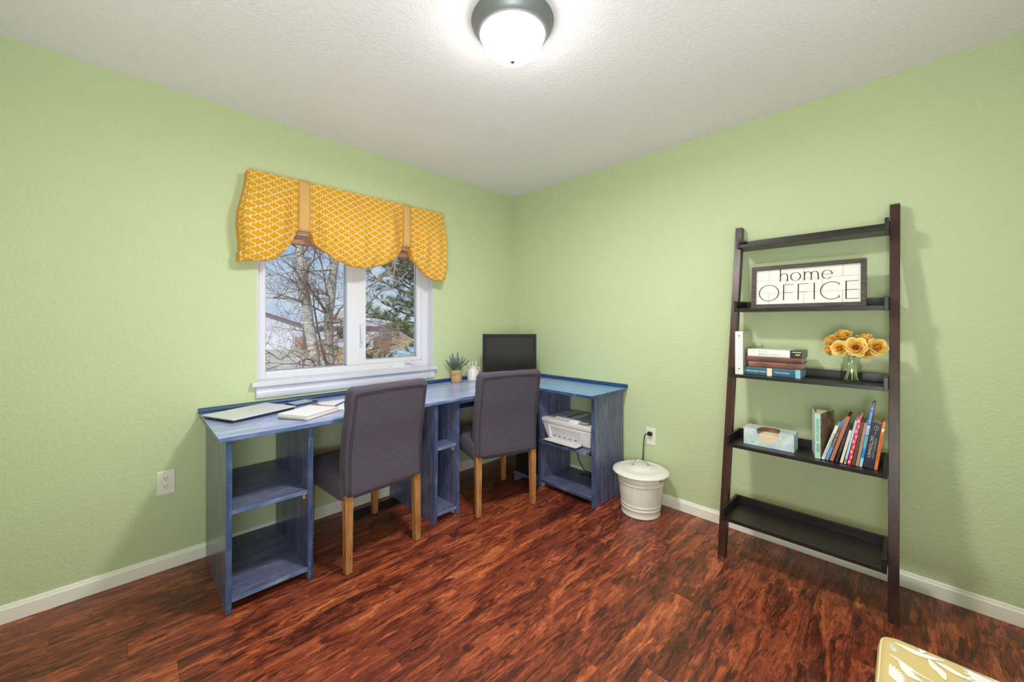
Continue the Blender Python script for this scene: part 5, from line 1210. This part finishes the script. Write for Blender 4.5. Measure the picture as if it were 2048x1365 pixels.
t = stand_book('hardback_book', 'pink hardback with yellow polka dots', -2.4365, .0125, .222, .15, 9.8, pk.m)
t = stand_book('hardback_book', 'dark chestnut brown book right of the pink dotted one', -2.4505, .0125, .200, .13, 9.2, plain('chestnut_cover', srgb(104, 60, 44), .4))
t = stand_book('hardback_book', 'taupe book between the chestnut and tall blue books', -2.4645, .0115, .200, .13, 8.7, plain('taupe_cover', srgb(164, 142, 124), .5))
tl = NT('bright_blue_spine'); s_z = tl.n('ShaderNodeSeparateXYZ', {0: tl.coord()}).outputs[2]; tl.set(color=tl.ramp(tl.math('MULTIPLY', s_z, 1 / .3), [(0, srgb(176, 206, 222)), (.12, srgb(120, 190, 190)), (.14, srgb(30, 130, 210)), (.27, srgb(30, 130, 210)), (.28, srgb(90, 170, 200)), (.48, srgb(60, 150, 205)), (.49, srgb(200, 210, 236)), (.62, srgb(190, 200, 230)), (.63, srgb(30, 120, 205)), (1, srgb(40, 130, 215))], 'CONSTANT'), rough=.35)
t = stand_book('paperback_book', 'tallest book, bright blue spine and grey cover, left of the dictionary', -2.4770, .0115, .284, .15, 8.3, tl.m); vtext(t, 'AWESOME', .011, plain('violet_ink', srgb(80, 90, 170), .5), -.0055, .160, .038); vtext(t, 'science facts', .009, M_WHT, -.0055, .225, .050); MB().box(-.0006, 0, -.0095, -.002, .262, .271).build('coral_mark', plain('coral_mark', srgb(240, 130, 110), .5), t)
MB().box(.002, .148, -.01055, -.01040, .002, .282).build('back_panel', plain('grey_green_board', srgb(140, 142, 124), .5), t)
t = stand_book('thick_book', 'thick navy dictionary with silver lettering', -2.4900, .0375, .206, .13, 7.9, plain('navy_cover', srgb(34, 38, 58), .35), M_PGS)
M_SLV = plain('silver_ink', srgb(196, 192, 180), .4); vtext(t, 'DICTIONARY', .0150, M_SLV, -.0115, .095, .098); vtext(t, "WEBSTER'S NEW", .0105, plain('dim_silver', srgb(150, 150, 146), .4), -.0240, .092, .092)
cr_ = MB().tube([(-.0006, -.0195 + .007 * math.cos(a), .182 + .008 * math.sin(a)) for a in [i * math.pi / 8 for i in range(17)]], .0006, 4).tube([(-.0008, -.0195, .195), (-.0008, -.019, .150)], .0006, 4).build('crest', M_SLV, t)
org = NT('orange_art_cover'); c_ = org.coord(); org.set(color=org.ramp(org.noise(c_, 30, 4, .7, 1), [(.35, srgb(70, 34, 20)), (.5, srgb(214, 120, 52)), (.65, srgb(220, 176, 110)), (.8, srgb(140, 170, 90))]), rough=.4)
t = stand_book('paperback_book', 'bright orange paperback at the right end of the book row', -2.5290, .0120, .212, .13, 7.4, plain('orange_cover', srgb(226, 122, 44), .4)); vtext(t, 'Treasury of Fairy Tales', .010, plain('brown_ink', srgb(110, 50, 20), .5), -.006, .100, .120); MB().box(-.0006, 0, -.0095, -.002, .172, .184).build('white_label', M_WHT, t)
MB().box(.003, .128, -.01100, -.01085, .002, .208).build('picture_back', org.m, t)

# ------------------------------------------------------------------ upholstered bench in the near right corner
bx0, bx1, by0, by1, bz = -1.80, -1.222, -3.08, -2.586, .450
be = thing('floral_bench', 'upholstered bench with mustard and white floral fabric at the lower right corner', 'bench', ((bx0 + bx1) / 2, (by0 + by1) / 2, 0)); hx_, hy_ = (bx1 - bx0) / 2, (by1 - by0) / 2
M_MUS = plain('mustard_canvas', srgb(202, 180, 120), .85); M_FLW = plain('printed_white', srgb(226, 224, 218), .85)
mb = MB(); rows = []
for z, g in ((.300, .006), (.304, .0), (.42, -.004), (.437, .0), (.446, .006), (.4500, .013), (.4512, .020)): rows.append([(x, y, z) for x, y in rr(hx_ - g, hy_ - g, .030 if g < .05 else .02, 6)])
loft(mb, rows); cu_ = mb.build('cushion', M_MUS, be, smooth=True, angle=70)
for z, g in ((.440, .003), (.302, -.001)):
    r_ = [(x, y, z) for x, y in rr(hx_ - g, hy_ - g, .030, 6)]; MB().tube(r_ + [r_[0]], .003, 6).build('piping', plain('piping_cream_%d' % int(z * 1000), srgb(224, 208, 164), .85), cu_, smooth=True)
for sx in (-1, 1):
    for sy in (-1, 1): MB().hexa([(sx * (hx_ - .045) - .018, sy * (hy_ - .045) - .018, .0005), (sx * (hx_ - .045) + .018, sy * (hy_ - .045) - .018, .0005), (sx * (hx_ - .045) - .018, sy * (hy_ - .045) + .018, .0005), (sx * (hx_ - .045) + .018, sy * (hy_ - .045) + .018, .0005),
                                 (sx * (hx_ - .04) - .024, sy * (hy_ - .04) - .024, .299), (sx * (hx_ - .04) + .024, sy * (hy_ - .04) - .024, .299), (sx * (hx_ - .04) - .024, sy * (hy_ - .04) + .024, .299), (sx * (hx_ - .04) + .024, sy * (hy_ - .04) + .024, .299)]).build('leg', M_POST, be, bevel=.002)
cx_, cy_ = be.location.x, be.location.y; ZQ = [.4516]
def top_pt(u, v): p = PZ(u, v, bz + .001); return (p.x - cx_, p.y - cy_)
def on_top(pts): # keep inside the flat top, each print a hair above the last
    ZQ[0] += .00012
    return [(min(hx_ - .019, max(-hx_ + .019, x)), min(hy_ - .019, max(-hy_ + .019, y)), ZQ[0]) for x, y in pts]
def mum(c, d, r):                              # half-open daisy fan with ragged tips
    a0 = math.atan2(d[1], d[0]); pts = [(c[0] - math.cos(a0) * r * .25, c[1] - math.sin(a0) * r * .25)]
    n = 13
    for i in range(n):
        for k, rr2 in ((-.45, .80), (0, 1.0), (.45, .80)):
            a = a0 + R(-80) + R(160) * (i + .5 + k) / n; pts.append((c[0] + math.cos(a) * r * rr2, c[1] + math.sin(a) * r * rr2))
    q = on_top(pts)
    m = MB(); m.add(q, [(0, i, i + 1) for i in range(1, len(q) - 1)]); m.build('printed_flower', M_FLW, cu_, fix=False)
def leaf(pts, w):
    n = len(pts); L = []; Rr = []
    for i in range(n):
        a = Vector(pts[max(0, i - 1)]); b = Vector(pts[min(n - 1, i + 1)]); d = (b - a).normalized(); ww = .72 * w * math.sin(math.pi * (i + .12) / (n - .76)) / 2 + .0015
        L.append((pts[i][0] - d.y * ww, pts[i][1] + d.x * ww)); Rr.append((pts[i][0] + d.y * ww, pts[i][1] - d.x * ww))
    LR = on_top(L + Rr); L, Rr = LR[:n], LR[n:]
    m = MB(); m.add(L + Rr, [(i, i + 1, n + i + 1, n + i) for i in range(n - 1)]); m.build('printed_leaf', M_FLW, cu_, fix=False)
def zz(u, v): return top_pt(1600 + u / 4.571, 1150 + v / 4.571)
mum(zz(760, 640), (zz(860, 620)[0] - zz(760, 640)[0], zz(860, 620)[1] - zz(760, 640)[1]), .027)
mum(zz(770, 880), (zz(930, 900)[0] - zz(770, 880)[0], zz(930, 900)[1] - zz(770, 880)[1]), .038)
mum(zz(1850, 1010), (zz(1650, 900)[0] - zz(1850, 1010)[0], zz(1650, 900)[1] - zz(1850, 1010)[1]), .062)
for pts, w_ in (([(870, 625), (960, 670), (1060, 720), (1180, 760), (1320, 795)], .020), ([(780, 710), (880, 770), (950, 820), (1060, 900), (1220, 990)], .007), ([(910, 800), (960, 860), (1020, 930), (1120, 985)], .024),
                ([(1180, 780), (1230, 850), (1290, 900), (1330, 970)], .022), ([(1240, 800), (1330, 850), (1430, 910), (1600, 990)], .018), ([(1200, 685), (1280, 670), (1340, 720), (1470, 795)], .016), ([(1000, 650), (1060, 640), (1130, 680), (1110, 720)], .028), ([(1060, 610), (1070, 650)], .006)):
    P_ = [Vector(zz(*p)) for p in pts]; Q_ = []
    for i in range(len(P_) - 1):
        for k in range(3): Q_.append(P_[i].lerp(P_[i + 1], k / 3))
    Q_.append(P_[-1]); leaf([(p.x, p.y) for p in Q_], w_)
rnd = random.Random(8)
for k in range(7):
    c = (rnd.uniform(-hx_ + .05, hx_ - .25), rnd.uniform(-hy_ + .05, hy_ - .08)); a = rnd.uniform(0, 6.28); mum(c, (math.cos(a), math.sin(a)), .05); leaf([(c[0] - math.cos(a) * s * .02, c[1] - math.sin(a) * s * .02 + .002 * s * s) for s in range(1, 7)], .02)
bpy.context.view_layer.update()
